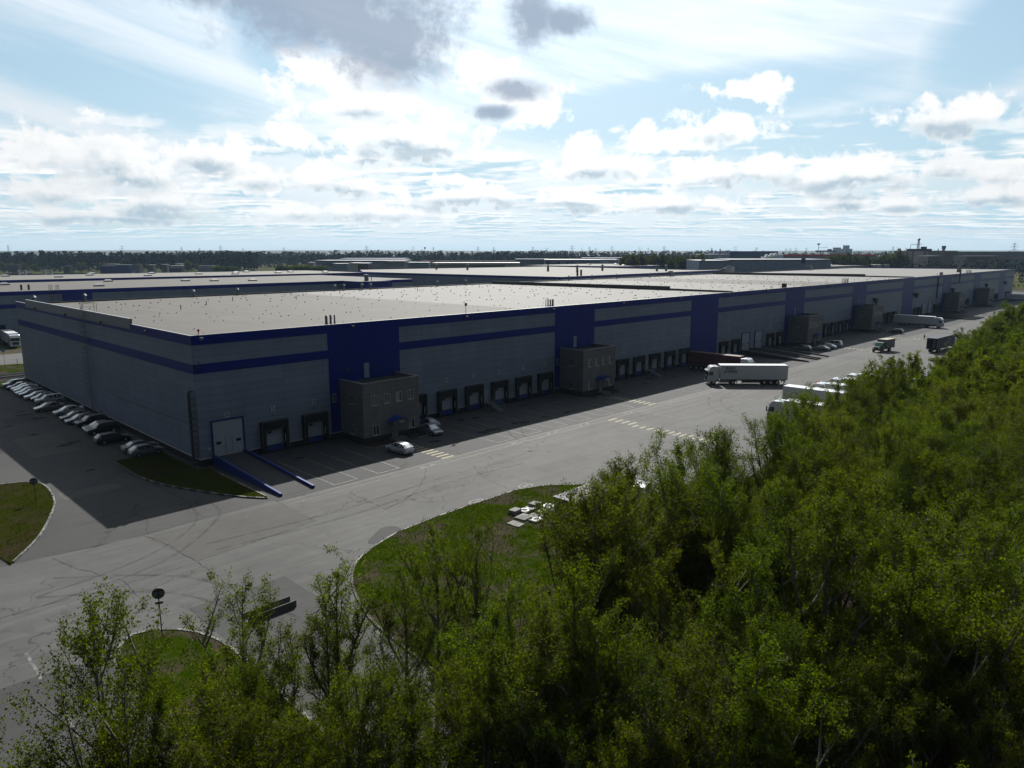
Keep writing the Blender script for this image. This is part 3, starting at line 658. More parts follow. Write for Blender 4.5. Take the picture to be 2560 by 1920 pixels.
# ------------------------------------------------------------------ halls behind (one height of 15 m, ground there is lower)
def hall(name, label, poly, z, roof, bands, parts=()):
    """hall on an axis-parallel footprint with blue cornice, membrane and rooflights"""
    T = thing(name, label, 'warehouse', (poly[0][0], poly[0][1], 0)); ox, oy = poly[0]
    pl = [(x-ox, y-oy) for x, y in poly]
    MB().prism(pl, -.3, z-1.2).build('wall', M['farwall'] if bands == 'pale' else M['grey'], T)
    big = MB().prism([(x, y) for x, y in grow(pl, .08)], z-1.2, z); big.build('cornice', M['blue'] if bands != 'pale' else M['zinc'], T)
    o = MB().face(*[(x,y,z+.012) for x,y in grow(pl, -.5)]).build('roof_membrane', M[roof], T, fix=False)
    if o.data.polygons[0].normal.z < 0: o.data.flip_normals()
    return T, ox, oy
def grow(pl, e):
    out = []; n = len(pl); ar = sum(pl[i][0]*pl[(i+1)%n][1]-pl[(i+1)%n][0]*pl[i][1] for i in range(n)); sg = 1 if ar > 0 else -1
    for i in range(n):
        a, b, c = pl[i-1], pl[i], pl[(i+1)%n]
        def nr(p, q):
            d = math.hypot(q[0]-p[0], q[1]-p[1]); return ((q[1]-p[1])/d*sg, -(q[0]-p[0])/d*sg)
        n1, n2 = nr(a,b), nr(b,c); out.append((b[0]+(n1[0]+n2[0])*e, b[1]+(n1[1]+n2[1])*e))
    return out
def rooflights(T, ox, oy, pts, z, s=1.5):
    f = None
    for x, y in pts:
        m = MB(); m.box(-s,-s*.7,0,s,s*.7,.45)
        b = m.build('rooflight', M['zinc'], T); b.location = (x-ox, y-oy, z+.02)
        d = MB().ring([[(-s,-s*.7,.45),(s,-s*.7,.45),(s,s*.7,.45),(-s,s*.7,.45)],[(-s*.5,-s*.3,.95),(s*.5,-s*.3,.95),(s*.5,s*.3,.95),(-s*.5,s*.3,.95)]]); d.build('dome', M['trim'], b)
T2, ox, oy = hall('warehouse', 'grey roofed hall right behind the long hall at the left edge', [(-150,172),(131,172),(131,158),(146,158),(146,166),(163,166),(163,243),(-150,249)], 15, 'roofg', 'blue')
for a, b in ((29,37.5),): MBox(a-ox,-.12,.5,b-ox,-.02,13.8).build('blue_panel', M['blue'], T2)
MBox(131.2-ox,158-oy-.12,.5,146-ox,158-oy-.02,13.8).build('blue_panel', M['blue'], T2); MBox(131-ox-.12,158.2-oy,.5,131-ox-.02,172-oy,13.8).build('blue_panel', M['blue'], T2)
MBox(-150-ox,-.10,10.0,131-ox,-.015,11.2).build('blue_band', M['blue'], T2)
rooflights(T2, ox, oy, [(12,196),(24,224),(45,190),(60,230),(84,214),(92,205),(-20,205),(-45,215),(104,196)], 15)
for x, y in ((20,180),(22,180)): MB().tube([(x-ox,y-oy,15),(x-ox,y-oy,16.7)], .3, .3, 8).build('flue_pipe', M['dark'], T2)
for x in (26.2,28.0):
    m = MB()
    for d in (-.3,.3): m.tube([(x+d-ox,171.7-oy,.5),(x+d-ox,171.7-oy,16.6)], .06, n=4); m.tube([(x+d-ox,171.7-oy,16.6),(x+d-ox,173-oy,16.6),(x+d-ox,173.5-oy,15)], .06, n=4)
    m.build('cat_ladder', M['dark'], T2)
m = MB().tube([(137-ox,163-oy,15),(137-ox,163-oy,17.6)], .9, .9, 10); m.build('ventilator', M['zinc'], T2); MB().tube([(139.5-ox,163-oy,15),(139.5-ox,163-oy,17.3)], .15, .15).build('flue_pipe', M['zinc'], T2)
d = MB(); d.box(8-ox,-.8,.5,13-ox,-.02,5.2); d.build('dock_shelter', M['black'], T2)
text_mesh('numeral', '80', 2.2, M['yellow'], T2, (10.5-ox, -.06, 8.2), FRONT)
T3, ox, oy = hall('warehouse', 'second grey roofed hall with rows of small rooflights at the left', [(-150,290),(205,266),(205,330),(-150,372)], 15, 'roofc', 'blue')
rooflights(T3, ox, oy, [(30,310),(45,330),(60,300),(78,318),(96,290),(110,325),(125,300),(138,285),(150,310),(165,290),(178,300),(190,282),(20,345),(86,342),(160,318)], 15, 1.6)
for x, y in ((55,352),(58,352),(66,350),(69,350)): MB().tube([(x-ox,y-oy,15),(x-ox,y-oy,17.5)], .6, .6, 8).build('ventilator', M['trim'], T3)
T4, ox, oy = hall('warehouse', 'white roofed hall with flue pipes behind the middle of the long hall', [(229,137),(410,147),(384,156),(400,300),(238,318),(212,276)], 15, 'roofc', 'blue')
MB().box(0-1.2,60,2,-.2,74,13.8).build('blue_panel', M['blue'], T4)
for x, y in ((276,286),(282,262),(296,205),(303,188),(330,190),(345,160),(352,158)):
    m = MB().tube([(x-ox,y-oy,15),(x-ox,y-oy,18.3)], .7, .7, 8); m.tube([(x-ox,y-oy,18.3),(x-ox,y-oy,19.0)], 1.0, .3, 8); m.build('flue_pipe', M['zinc'], T4)
for x, y in ((246,141),(249.5,141.5)): MB().tube([(x-ox,y-oy,15),(x-ox,y-oy,18)], .5, .5, 8).build('flue_pipe', M['dark'], T4)
m = MB()
for k in range(34): m.box(231.5-ox-.3, 30-k*.85+141+6-oy, 9.6, 231.5-ox-.05, 30-k*.85+141+6.45-oy, 11.0)
m.build('window_strip', M['black'], T4)
for k in range(9): MB().box(-.9+k*-1.6, 12+k*14, 11.5, -.1+k*-1.6, 13+k*14, 12.6).build('wall_lamp', M['dark'], T4)
T5, ox, oy = hall('warehouse', 'thin grey hall with a white roof and small rooflights behind the flue pipes', [(450,262),(610,256),(598,282),(520,356),(430,352)], 15, 'roofc', 'blue')
rooflights(T5, ox, oy, [(470,275),(490,290),(505,300),(520,320),(535,280),(555,300),(570,275),(480,320)], 15, 1.8)
T6, ox, oy = hall('warehouse', 'grey hall with a tan roof behind the right half of the long hall', [(505,196),(517,171),(545,143),(690,136),(690,164),(560,200)], 15, 'roofc', 'pale')
rooflights(T6, ox, oy, [(540,165),(560,170),(585,160),(610,158),(635,152),(655,150)], 15, 1.8)
UN = ('small pale rooftop cooling unit left of the white pair on the long hall','white rooftop cooling unit, left of a pair at the long roof\'s back edge','larger white rooftop cooling unit, right of a pair at the roof\'s back edge','dark rooftop cooling unit at the back edge of the farthest roof section')
for (x, y, k), l in zip(((243.5,86,.9),(290,86,1.0),(295.5,86,1.4),(391,86,1.1)), UN):
    T = thing('cooling_unit', l, 'cooling unit', (x,y,16.08), 0, 'rooftop cooling units')
    MB().box(-1.6*k,-1.2*k,.5,1.6*k,1.2*k,2.2*k).build('casing', M['trim' if k > 1.3 else 'zinc'], T)
    MB().tube([(0,0,2.2*k),(0,0,2.7*k)], 1.1*k, 1.0*k, 10).build('fan_cowl', M['dark'], T)
    l_ = MB()
    for a in (-1.3*k,1.3*k):
        for b in (-.9*k,.9*k): l_.box(a-.12,b-.12,-.02,a+.12,b+.12,.5)
    l_.build('support_frame', M['zinc'], T)
# ------------------------------------------------------------------ cars
KIND = {   # x, sill z, belt z, roof z, belt half width, roof half width ; indices: windscreen, side panes, rear screen
 'sedan': ([(2.27,.32,.50,.56,.70,.5),(2.14,.22,.67,.72,.81,.62),(1.2,.2,.85,.91,.87,.68),(.35,.2,.90,1.38,.88,.57),(-.35,.2,.92,1.44,.88,.58),(-1.0,.2,.93,1.37,.88,.56),(-1.68,.22,.95,1.03,.87,.64),(-2.16,.26,.90,.99,.81,.62),(-2.29,.36,.60,.68,.73,.5)], 2, (3,4), 5, 1.38, -1.36),
 'hatch': ([(2.1,.32,.52,.58,.70,.5),(1.98,.22,.69,.74,.81,.62),(1.1,.2,.88,.95,.87,.68),(.35,.2,.93,1.42,.88,.58),(-.4,.2,.95,1.48,.88,.59),(-1.3,.2,.97,1.42,.87,.56),(-1.95,.24,.97,1.02,.82,.66),(-2.10,.34,.62,.70,.76,.55)], 2, (3,4), 5, 1.28, -1.24),
 'estate':([(2.3,.32,.52,.58,.70,.5),(2.16,.22,.70,.75,.81,.62),(1.2,.2,.88,.95,.88,.68),(.45,.2,.92,1.42,.89,.60),(-.5,.2,.94,1.50,.89,.61),(-1.75,.2,.96,1.45,.88,.59),(-2.25,.25,.96,1.02,.84,.68),(-2.38,.36,.62,.70,.77,.55)], 2, (3,4), 5, 1.4, -1.4),
 'suv':   ([(2.25,.42,.68,.75,.74,.55),(2.12,.30,.92,.98,.86,.68),(1.15,.28,1.06,1.12,.93,.72),(.5,.28,1.10,1.62,.93,.66),(-.5,.28,1.12,1.70,.93,.67),(-1.75,.28,1.13,1.64,.92,.64),(-2.2,.32,1.12,1.18,.88,.74),(-2.32,.44,.74,.82,.82,.6)], 2, (3,4), 5, 1.38, -1.36),
 'van':   ([(2.3,.4,.70,.78,.74,.55),(2.18,.28,.96,1.02,.86,.7),(1.55,.26,1.06,1.14,.92,.74),(.8,.26,1.08,1.72,.92,.70),(-.5,.26,1.08,1.82,.92,.72),(-1.95,.26,1.08,1.78,.91,.70),(-2.2,.30,1.08,1.14,.88,.76),(-2.32,.42,.72,.8,.82,.6)], 2, (3,4), 5, 1.45, -1.4),
}
def car(kind, paint, x, y, rz, label, group, spoiler=False):
    st, iw, sides, ir, ax1, ax2 = KIND[kind]
    T = thing('parked_car', label, 'car', (x,y,.014), rz, group)
    def ringp(s):
        X, zl, zb, zr, wb, wr = s; zm = zl*.45+zb*.55
        h = [(X,wb*.90,zl),(X,wb*1.0,zm),(X,wb*.965,zb),(X,wr,zr-.02),(X,wr*.6,zr)]
        return h + [(a,-b,c) for a,b,c in h[::-1]]
    rg = [ringp(s) for s in st]
    b = MB().ring(rg); B = b.build('body', M['car '+paint], T, smooth=False)
    bv = B.modifiers.new('bevel','BEVEL'); bv.width = .05; bv.segments = 2; bv.limit_method = 'ANGLE'; bv.angle_limit = R(25)
    def pane(q, k=.86, off=.016):
        q = [Vector(p) for p in q]; c = sum(q, Vector())/len(q)
        n = (q[1]-q[0]).cross(q[-1]-q[0]).normalized()
        if n.dot(c - Vector((0,0,.7))) < 0: n = -n
        return [c+(p-c)*k+n*off for p in q]
    g = MB()
    g.face(*pane((rg[iw][3],rg[iw][6],rg[iw+1][6],rg[iw+1][3]))); G_ = g.build('windscreen', M['carglass'], T, fix=False)
    MB().face(*pane((rg[ir][3],rg[ir][6],rg[ir+1][6],rg[ir+1][3]), .84)).build('rear_window', M['carglass'], T, fix=False)
    for a, c in ((2,3),(7,6)):
        s = MB()
        for k in sides: s.face(*pane((rg[k][a],rg[k+1][a],rg[k+1][c],rg[k][c]), .90))
        s.face(*pane((rg[iw][a],rg[iw+1][a],rg[iw+1][c]), .72)); s.face(*pane((rg[ir][a],rg[ir+1][a],rg[ir][c]), .72))
        s.build('side_window', M['carglass'], T, fix=False)
    hi = kind in ('suv','van'); r = .36 if hi else .32
    for wx in (ax1, ax2):
        for sy in (-1, 1):
            yy = sy*(st[3][4]-.09)
            w = MB().tube([(wx,yy-.11,r),(wx,yy+.11,r)], r, r, 14).build('wheel', M['tyre'], T)
            MB().tube([(wx,yy+sy*.10,r),(wx,yy+sy*.125,r)], r*.64, r*.6, 10).build('rim', M['rim'], w)
    f, e = st[1], st[-2]
    for sy in (-1,1):
        MB().box(f[0]-.02,sy*f[4]*.78-.16,f[2]-.12,f[0]+.06,sy*f[4]*.78+.16,f[2]+.02).build('headlight', M['lamp'], T)
        MB().box(e[0]-.07,sy*e[4]*.80-.13,e[2]-.22,e[0]+.03,sy*e[4]*.80+.13,e[2]).build('tail_light', M['tail'], T)
        m = MB().cbox(st[iw][0]-.25, sy*(st[3][4]+.09), st[iw][2]+.05, .12, .2, .13); m.build('mirror', M['car '+paint], T)
    MBox(st[0][0]-.03,-.28,.38,st[0][0]+.02,.28,.52).build('grille', M['black'], T)
    MBox(st[-1][0]-.02,-.26,.5,st[-1][0]+.01,.26,.62).build('licence_plate', M['trim'], T)
    if spoiler: MBox(-2.2,-.62,1.05,-2.0,.62,1.1).build('spoiler', M['car '+paint], T)
    return T
GL = 'cars parked along the short side of the hall'
UP = R(180); DN = 0
row = [('suv','silver',81.6,UP,'silver off-roader, farthest of the row along the hall side'),('sedan','dark',79.0,UP,'dark saloon second from the far end of the row along the hall side'),
 ('sedan','white',76.5,UP,'white saloon next to the dark one at the far end of the row'),('hatch','white',74.0,UP,'white hatchback, nearer of two white cars at the far end of the row'),
 ('sedan','silver',71.2,UP,'pale silver car, fifth from the far end of the side row'),('estate','dark',68.6,UP,'dark estate car, sixth from the far end of the side row'),
 ('sedan','white',65.2,UP,'white saloon between two dark cars in the middle of the side row'),('hatch','dark',62.4,UP,'dark hatchback just beyond the white off-roader'),
 ('suv','white',58.8,UP,'white off-roader just beyond the gap with the grey saloon'),('sedan','beige',52.2,UP,'beige grey saloon parked farther out than the rest of the side row'),
 ('sedan','white',46.6,UP,'white saloon with a boot spoiler, standing alone in the side row'),('sedan','grey',41.2,UP,'dark grey saloon right after the white one with the spoiler'),
 ('sedan','silver',38.2,UP,'silver grey saloon between dark cars in the shade'),('suv','black',34.8,UP,'black off-roader beside the silver grey saloon'),
 ('sedan','grey',30.8,UP,'grey saloon tucked between two black off-roaders'),('suv','black',28.2,UP,'black off-roader, the nearer one, before the black estate'),
 ('estate','black',21.4,DN,'black estate car parked nose to the wall with a gap either side'),('sedan','grey',14.0,DN,'grey saloon, nose to the wall, behind the silver one at the lawn'),
 ('hatch','silver',11.2,DN,'silver liftback nearest the corner lawn')]
for k, (kd, pc, y, rz, lb) in enumerate(row):
    x = -3.0 if y != 52.2 else -4.6
    if y in (46.6,): x = -2.6
    if rz == DN: x = -2.4 if y < 20 else -3.4
    car(kd, pc, x + rnd.uniform(-.35,.3), y, rz + R(rnd.uniform(-4,4)), lb, GL, y == 46.6)
car('hatch','white', 21.9,-12.4, R(94), 'white three door hatchback half in the sun in front of the corner annex', 'cars parked at the docks')
car('sedan','silver', 31.6,-7.2, R(-96), 'silver saloon facing the road beside the corner annex', 'cars parked at the docks')
car('sedan','silver', 34.0,-3.6, R(86), 'silver saloon backed out of the shade, tail to the road, behind another saloon', 'cars parked at the docks')
car('estate','silver', 163.4,-7.8, R(91), 'dull silver estate car, leftmost of the cars by the third annex', 'cars parked at the docks')
car('sedan','silver', 166.2,-11.8, R(90), 'silver saloon in the middle of the cars by the third annex', 'cars parked at the docks')
car('sedan','white', 171.5,-11.6, R(92), 'white saloon between the silver saloon and the white minivan', 'cars parked at the docks')
car('van','white', 177.3,-11.0, R(90), 'white minivan at the edge of the shade by the third annex', 'cars parked at the docks')
car('suv','black', 226.2,-12.6, R(88), 'black off-roader in the shade in front of the fourth annex', 'cars parked at the docks')
car('suv','white', 30.0,-46.4, R(20), 'white car half hidden behind the treetops near the mauve roofed cabin', 'cars parked behind the trees')

# ------------------------------------------------------------------ lorries
def wheel(T, x, y, r=.5, w=.3, dual=False):
    sy = 1 if y > 0 else -1; w2 = .55 if dual else w
    o = MB().tube([(x,y-sy*w2,r),(x,y,r)], r, r, 16).build('wheel', M['tyre'], T)
    MB().tube([(x,y-sy*.02,r),(x,y+sy*.015,r)], r*.58, r*.5, 10).build('rim', M['rim'], o)
def cab(T, pm, h=3.75, sleeper=2.3, x=0.0, strip='dark', nose=False):
    """cab-over: front face at x, body towards -x"""
    prof = [(x,.42),(x+.02,1.2),(x-.03,1.95),(x-.28,2.95),(x-.55,h-.25),(x-.95,h),(x-sleeper+.1,h-.03),(x-sleeper,h-.15),(x-sleeper,1.05),(x-1.95,1.05),(x-1.82,.7),(x-.78,.7),(x-.65,.42)]
    C = MB().extr(prof, -1.24, 1.24).build('cab', pm, T, bevel=.09)
    MB().face((x-.045,-1.08,1.98),(x-.045,1.08,1.98),(x-.27,1.02,2.92),(x-.27,-1.02,2.92)).build('windscreen', M['carglass'], C, fix=False).location.x = .05
    for sy in (-1,1):
        y = sy*1.252
        MB().face((x-.22,y,1.95),(x-1.15,y,1.98),(x-1.15,y,2.72),(x-.42,y,2.75)).build('side_window', M['carglass'], C, fix=False)
        m = MB().box(x-.05,sy*1.38-.08,1.95,x+.12,sy*1.38+.08,2.75); m.tube([(x-.1,sy*1.2,2.7),(x+.03,sy*1.38,2.7)], .03); m.build('mirror', M['dark'], C)
        MBox(x-.02,sy*.95-.22,.68,x+.05,sy*.95+.22,.9).build('headlight', M['lamp'], C)
        MBox(x-1.32,y-.01,1.62,x-1.12,y+.01,1.68).build('handle', M['dark'], C)
    g = MB(); g.box(x,-.78,.95,x+.045,.78,1.72); g.box(x,-.9,.5,x+.03,.9,.62); g.build('grille', M['dark'], C)
    MB().extr([(x-.12,2.98),(x+.14,2.86),(x+.14,2.90),(x-.14,3.06)], -1.1, 1.1).build('sun_visor', M['dark'], C)
    return C
def semi(label, x, y, rz, cabm='white', boxm='white', text=None, container=False, H=4.0, cabh=3.75, blen=13.6, group='white articulated lorries'):
    T = thing('articulated_lorry', label, 'lorry', (x,y,.014), rz, group)
    cab(T, M['car white'] if cabm == 'white' else M[cabm], cabh)
    MB().box(-6.3,-.45,.55,-.6,.45,.98).build('chassis', M['dark'], T)
    for sy in (-1.05,1.05): MBox(-4.6,sy-.15,.45,-2.5,sy+.15,1.0).build('fuel_tank', M['zinc'], T)
    for sy in (-1.22,1.22): wheel(T,-1.3,sy); wheel(T,-5.2,sy,dual=True)
    b0 = -2.65; b1 = b0-blen
    if container:
        B = MB(); n = int(blen/.28)
        pts = []
        for i in range(n):
            xx = b0-i*.28; o = .04 if i % 2 else 0
            pts += [(xx,1.22-o),(xx-.2,1.22-o)]
        B.prism(pts + [(b1,1.22),(b1,-1.22)] + [(a,-c) for a,c in pts[::-1]], 1.35, H-.04)
        X = B.build('container', M[boxm], T)
        f = MB()
        for a in (b0+.02,b1):
            for c in (-1.24,1.16): f.box(a-.08,c,1.3,a+.06,c+.08,H)
        for c in (-1.24,1.16): f.box(b1,c,H-.08,b0,c+.08,H); f.box(b1,c,1.28,b0,c+.08,1.42)
        f.build('corner_frame', M[boxm], X)
    else:
        X = MB().box(b1,-1.27,1.12,b0,1.27,H).build('box_body', M[boxm], T, bevel=.03)
        f = MB()
        for c in (-1.285,1.265): f.box(b1,c,1.08,b0,c+.02,1.2); f.box(b1,c,H-.08,b0,c+.02,H+.01)
        f.box(b1-.02,-1.28,1.08,b1,1.28,1.2); f.build('edge_rail', M['zinc'] if boxm == 'white' else M['dark'], X)
        d = MB(); d.box(b1-.03,-1.2,1.25,b1-.005,-.01,H-.12); d.box(b1-.03,.01,1.25,b1-.005,1.2,H-.12); d.build('rear_door', M[boxm], X)
        for sy in (-1,1): MBox(b1-.05,sy*1.0-.2,.95,b1,sy*1.0+.2,1.08).build('tail_light', M['tail'], X)
        if text:
            for k, s in enumerate(text): text_mesh('lettering', s, .74, M['numer'], X, (b0-1.95, 1.279, H-.62-.66*k), (R(90),0,R(180)))
            for k, s in enumerate(text): text_mesh('lettering', s, .62, M['dark'], X, (b0-1.85, -1.279, H-.62-.58*k), (R(90),0,0))
    c = MB(); c.box(b1+.1,-.55,.85,b0-.4,-.4,1.12); c.box(b1+.1,.4,.85,b0-.4,.55,1.12); c.box(b1+.2,-1.1,.5,b1+.3,1.1,.62); c.box(b1+.2,-.6,.5,b1+.3,-.5,.9); c.box(b1+.2,.5,.5,b1+.3,.6,.9); c.build('trailer_frame', M['dark'], T)
    l = MB(); 
    for sy in (-.8,.8): l.box(b0-3.6,sy-.07,.15,b0-3.45,sy+.07,1.1); l.box(b0-3.7,sy-.14,.08,b0-3.35,sy+.14,.15)
    l.build('landing_leg', M['zinc'], T)
    s = MB()
    for sy in (-1.2,1.17): s.box(b0-8.2,sy,.45,b0-4.3,sy+.03,.95)
    s.build('side_guard', M['dark'], T)
    for ax in (b0-9.0,b0-10.3,b0-11.6):
        for sy in (-1.25,1.25): wheel(T, ax, sy, .5, .38)
    fl = MB()
    for sy in (-1,.55): fl.box(b1+.5,sy,.2,b1+.54,sy+.45,1.0)
    fl.build('mud_flap', M['black'], T)
    return T
semi('white articulated lorry with EURO LEASING lettering turning across the yard', 97.9,-15.4, R(132.6), text=('EURO','LEASING'), H=4.05, cabh=3.8)
semi('lorry with a red brown shipping container backed up to a dock', 113.9,-17.6, R(-88), boxm='rust', container=True, H=4.1, blen=12.3, group='lorries at the docks')
semi('white articulated lorry backed up to a dock in the shade, past the fourth annex', 255.6,-19.2, R(-90), group='lorries at the docks')
semi('white articulated lorry at the last docks before the far right end', 441.5,-19.0, R(-90), group='lorries at the docks')
semi('white lorry with a dark windscreen, its cab sticking out left of the treetops', 74.6,-40.2, R(92), group='lorries parked behind the trees')
semi('white lorry with its bare box showing above the treetops behind the first cab', 87.4,-53.4, R(-88), group='lorries parked behind the trees')
T = semi('white lorry with two amber beacons on the cab roof behind the treetops', 94.6,-38.6, R(93), group='lorries parked behind the trees', H=3.9)
for d in (-.8,.8): MB().tube([(-.9,d,3.7),(-.9,d,3.95)], .13, .1, 8).build('beacon', M['orange'], T)
semi('white lorry deep behind the treetops, fourth from the left', 101.6,-38.8, R(93), group='lorries parked behind the trees')
semi('white lorry deep behind the treetops, fifth from the left', 108.5,-39.2, R(93), group='lorries parked behind the trees')
semi('white articulated lorry backed into the hall at the far left, below the yellow number', 11.4,152.6, R(-93), group='lorries at the docks')

def rigid(name, label, x, y, rz, cabm, boxm, L, H, cabh, bonnet=False, roof=None, marks=False):
    T = thing(name, label, 'lorry', (x,y,.014), rz)
    if bonnet:
        b = MB().extr([(0,.7),(0.02,1.25),(-.15,1.55),(-1.15,1.72),(-1.25,.7)], -.85,.85).build('bonnet', M[cabm], T, bevel=.1)
        C = MB().extr([(-1.2,.75),(-1.2,1.75),(-1.42,2.55),(-1.65,2.72),(-2.55,2.72),(-2.6,.75)], -1.12,1.12).build('cab', M[cabm], T, bevel=.08)
        MB().face((-1.20,-1.0,1.78),(-1.20,1.0,1.78),(-1.40,.95,2.52),(-1.40,-.95,2.52)).build('windscreen', M['mint'], C, fix=False).location.x = .045
        for sy in (-1,1):
            MB().face((-1.45,sy*1.13,1.75),(-2.3,sy*1.13,1.75),(-2.3,sy*1.13,2.45),(-1.62,sy*1.13,2.45)).build('side_window', M['carglass'], C, fix=False)
            MBox(-.02,sy*.68-.14,1.0,.06,sy*.68+.14,1.25).build('headlight', M['lamp'], b)
            m = MB().extr([(-.1,1.0),(-.2,1.2),(-1.1,1.2),(-1.35,.8),(-1.2,.8),(-1.0,1.05),(-.3,1.05)], sy*1.15-.3 if sy > 0 else -1.15, sy*1.15 if sy > 0 else -.85); m.build('mudguard', M[cabm], T)
            m = MB().box(-1.1,sy*1.3-.08,1.9,-1.0,sy*1.3+.08,2.4); m.build('mirror', M['dark'], C)
        MBox(.02,-.5,.95,.06,.5,1.4).build('grille', M['dark'], b); m = MBox(.05,-1.1,.55,.2,1.1,.78).build('bumper', M['dark'], T); MBox(.2,-.3,.58,.215,.3,.7).build('licence_plate', M['trim'], m)
        b0, fa = -2.75, -.75
    else:
        cab(T, M[cabm], cabh, 2.2); b0, fa = -2.4, -1.3
    b1 = -L
    X = MB().box(b1,-1.25,1.1,b0,1.25,H).build('box_body', M[boxm], T, bevel=.05)
    if roof: MB().box(b1+.03,-1.22,H,b0-.03,1.22,H+.03).build('roof_tarp', M[roof], X)
    f = MB()
    for c in (-1.275,1.25): f.box(b1,c,1.05,b0,c+.025,1.22)
    for k in range(6):
        xx = b0+(b1-b0)*k/5
        for c in (-1.27,1.25): f.box(xx-.03,c,1.2,xx+.03,c+.02,H-.05)
    f.box(b1-.02,-1.27,1.05,b1,1.27,1.22); f.build('edge_rail', M['dark'], X)
    for sy in (-1,1): MBox(b1-.06,sy*1.05-.16,.85,b1-.01,sy*1.05+.16,1.02).build('tail_light', M['tail'], X)
    if marks:
        g = MB(); zc = (H+1.1)/2+.3; x0 = (b0*.72+b1*.28); y = -1.285
        def dash(pts): 
            for a, c in zip(pts, pts[1:]): g.tube([(x0+a[0],y,zc+a[1]),(x0+c[0],y,zc+c[1])], .09, n=4)
        for k, xx in enumerate((-2.0,-.9,.2,1.3)):
            if k in (0,2): dash([(xx+.4*math.cos(t*math.pi/5),.75*math.sin(t*math.pi/5)) for t in range(11)])
            elif k == 1: dash([(xx-.3,-.75),(xx-.3,.75),(xx+.35,.75)]); dash([(xx-.3,0),(xx+.3,0)]); dash([(xx-.3,-.75),(xx+.35,-.75)])
            else: dash([(xx-.35,-.75),(xx,.75),(xx+.35,-.75)])
        g.build('side_marking', M['trim'], X)
        r = MB()
        for k in range(4): r.box(b1-.03,-.9,1.6+k*.55,b1-.015,-.3,1.85+k*.55)
        r.build('rear_notice', M['zinc'], X)
    MB().box(b1+.2,-.45,.6,fa,.45,1.08).build('chassis', M['dark'], T)
    for sy in (-1.2,1.2):
        wheel(T, fa, sy); wheel(T, b1+2.2, sy, dual=True)
        if L > 10: wheel(T, b1+3.5, sy, dual=True)
    return T
rigid('box_lorry', 'old bonneted lorry with a dark green cab and a grey tarpaulin body on the road', 172.3,-24.2, R(172), 'green','tarp', 7.6, 3.35, 3, bonnet=True, roof='cream')
rigid('box_lorry', 'black box lorry with white side lettering driving away along the treetops', 197.9,-35.6, R(-2), 'bluep','navy', 16.2, 4.0, 3.6, marks=True)

# ------------------------------------------------------------------ person walking across the road
def person(x, y, rz):
    v = [(0,0,.95),(0,0,1.18),(.01,0,1.42),(.03,0,1.55),(.05,0,1.72),(.06,0,1.78),
         (0,.10,.92),(.18,.11,.52),(.10,.11,.10),(.24,.11,.05),
         (0,-.10,.92),(-.10,-.11,.52),(-.34,-.11,.16),(-.24,-.11,.05),
         (.0,.2,1.40),(-.10,.25,1.13),(-.02,.24,.90),(.02,.24,.80),
         (.0,-.2,1.40),(.12,-.25,1.14),(.30,-.22,.98),(.37,-.21,.93)]
    e = [(0,1),(1,2),(2,3),(3,4),(4,5),(0,6),(6,7),(7,8),(8,9),(0,10),(10,11),(11,12),(12,13),(2,14),(14,15),(15,16),(16,17),(2,18),(18,19),(19,20),(20,21)]
    r = [.15,.14,.16,.06,.105,.08,.095,.065,.045,.04,.095,.065,.045,.04,.06,.045,.034,.03,.06,.045,.034,.03]
    me = bpy.data.meshes.new('person'); me.from_pydata(v, e, [])
    o = bpy.data.objects.new('person', me); col.objects.link(o)
    sk = o.modifiers.new('skin','SKIN'); ly = me.skin_vertices[0].data if me.skin_vertices else None
    if ly is None:
        bm = bmesh.new(); bm.from_mesh(me); bm.verts.layers.skin.verify(); bm.to_mesh(me); bm.free(); ly = me.skin_vertices[0].data
    for i, q in enumerate(r): ly[i].radius = (q, q); ly[i].use_root = (i == 0)
    ss = o.modifiers.new('sub','SUBSURF'); ss.levels = 1; ss.render_levels = 2
    me.materials.append(M['cloth']); o.location = (x, y, .014); o.rotation_euler = (0,0,rz)
    tag(o, 'person in dark clothes walking across the sunny road', 'person')
    h = MB().tube([(.05,0,1.66),(.055,0,1.72),(.06,0,1.79)], .1, .085, 10); h.build('face', M['skin'], o, smooth=True)
    h = MB().tube([(.02,0,1.70),(.03,0,1.76),(.05,0,1.83),(.055,0,1.86)], .115, .05, 10); h.build('hair', M['black'], o, smooth=True)
person(212.5, -25.0, R(-35))

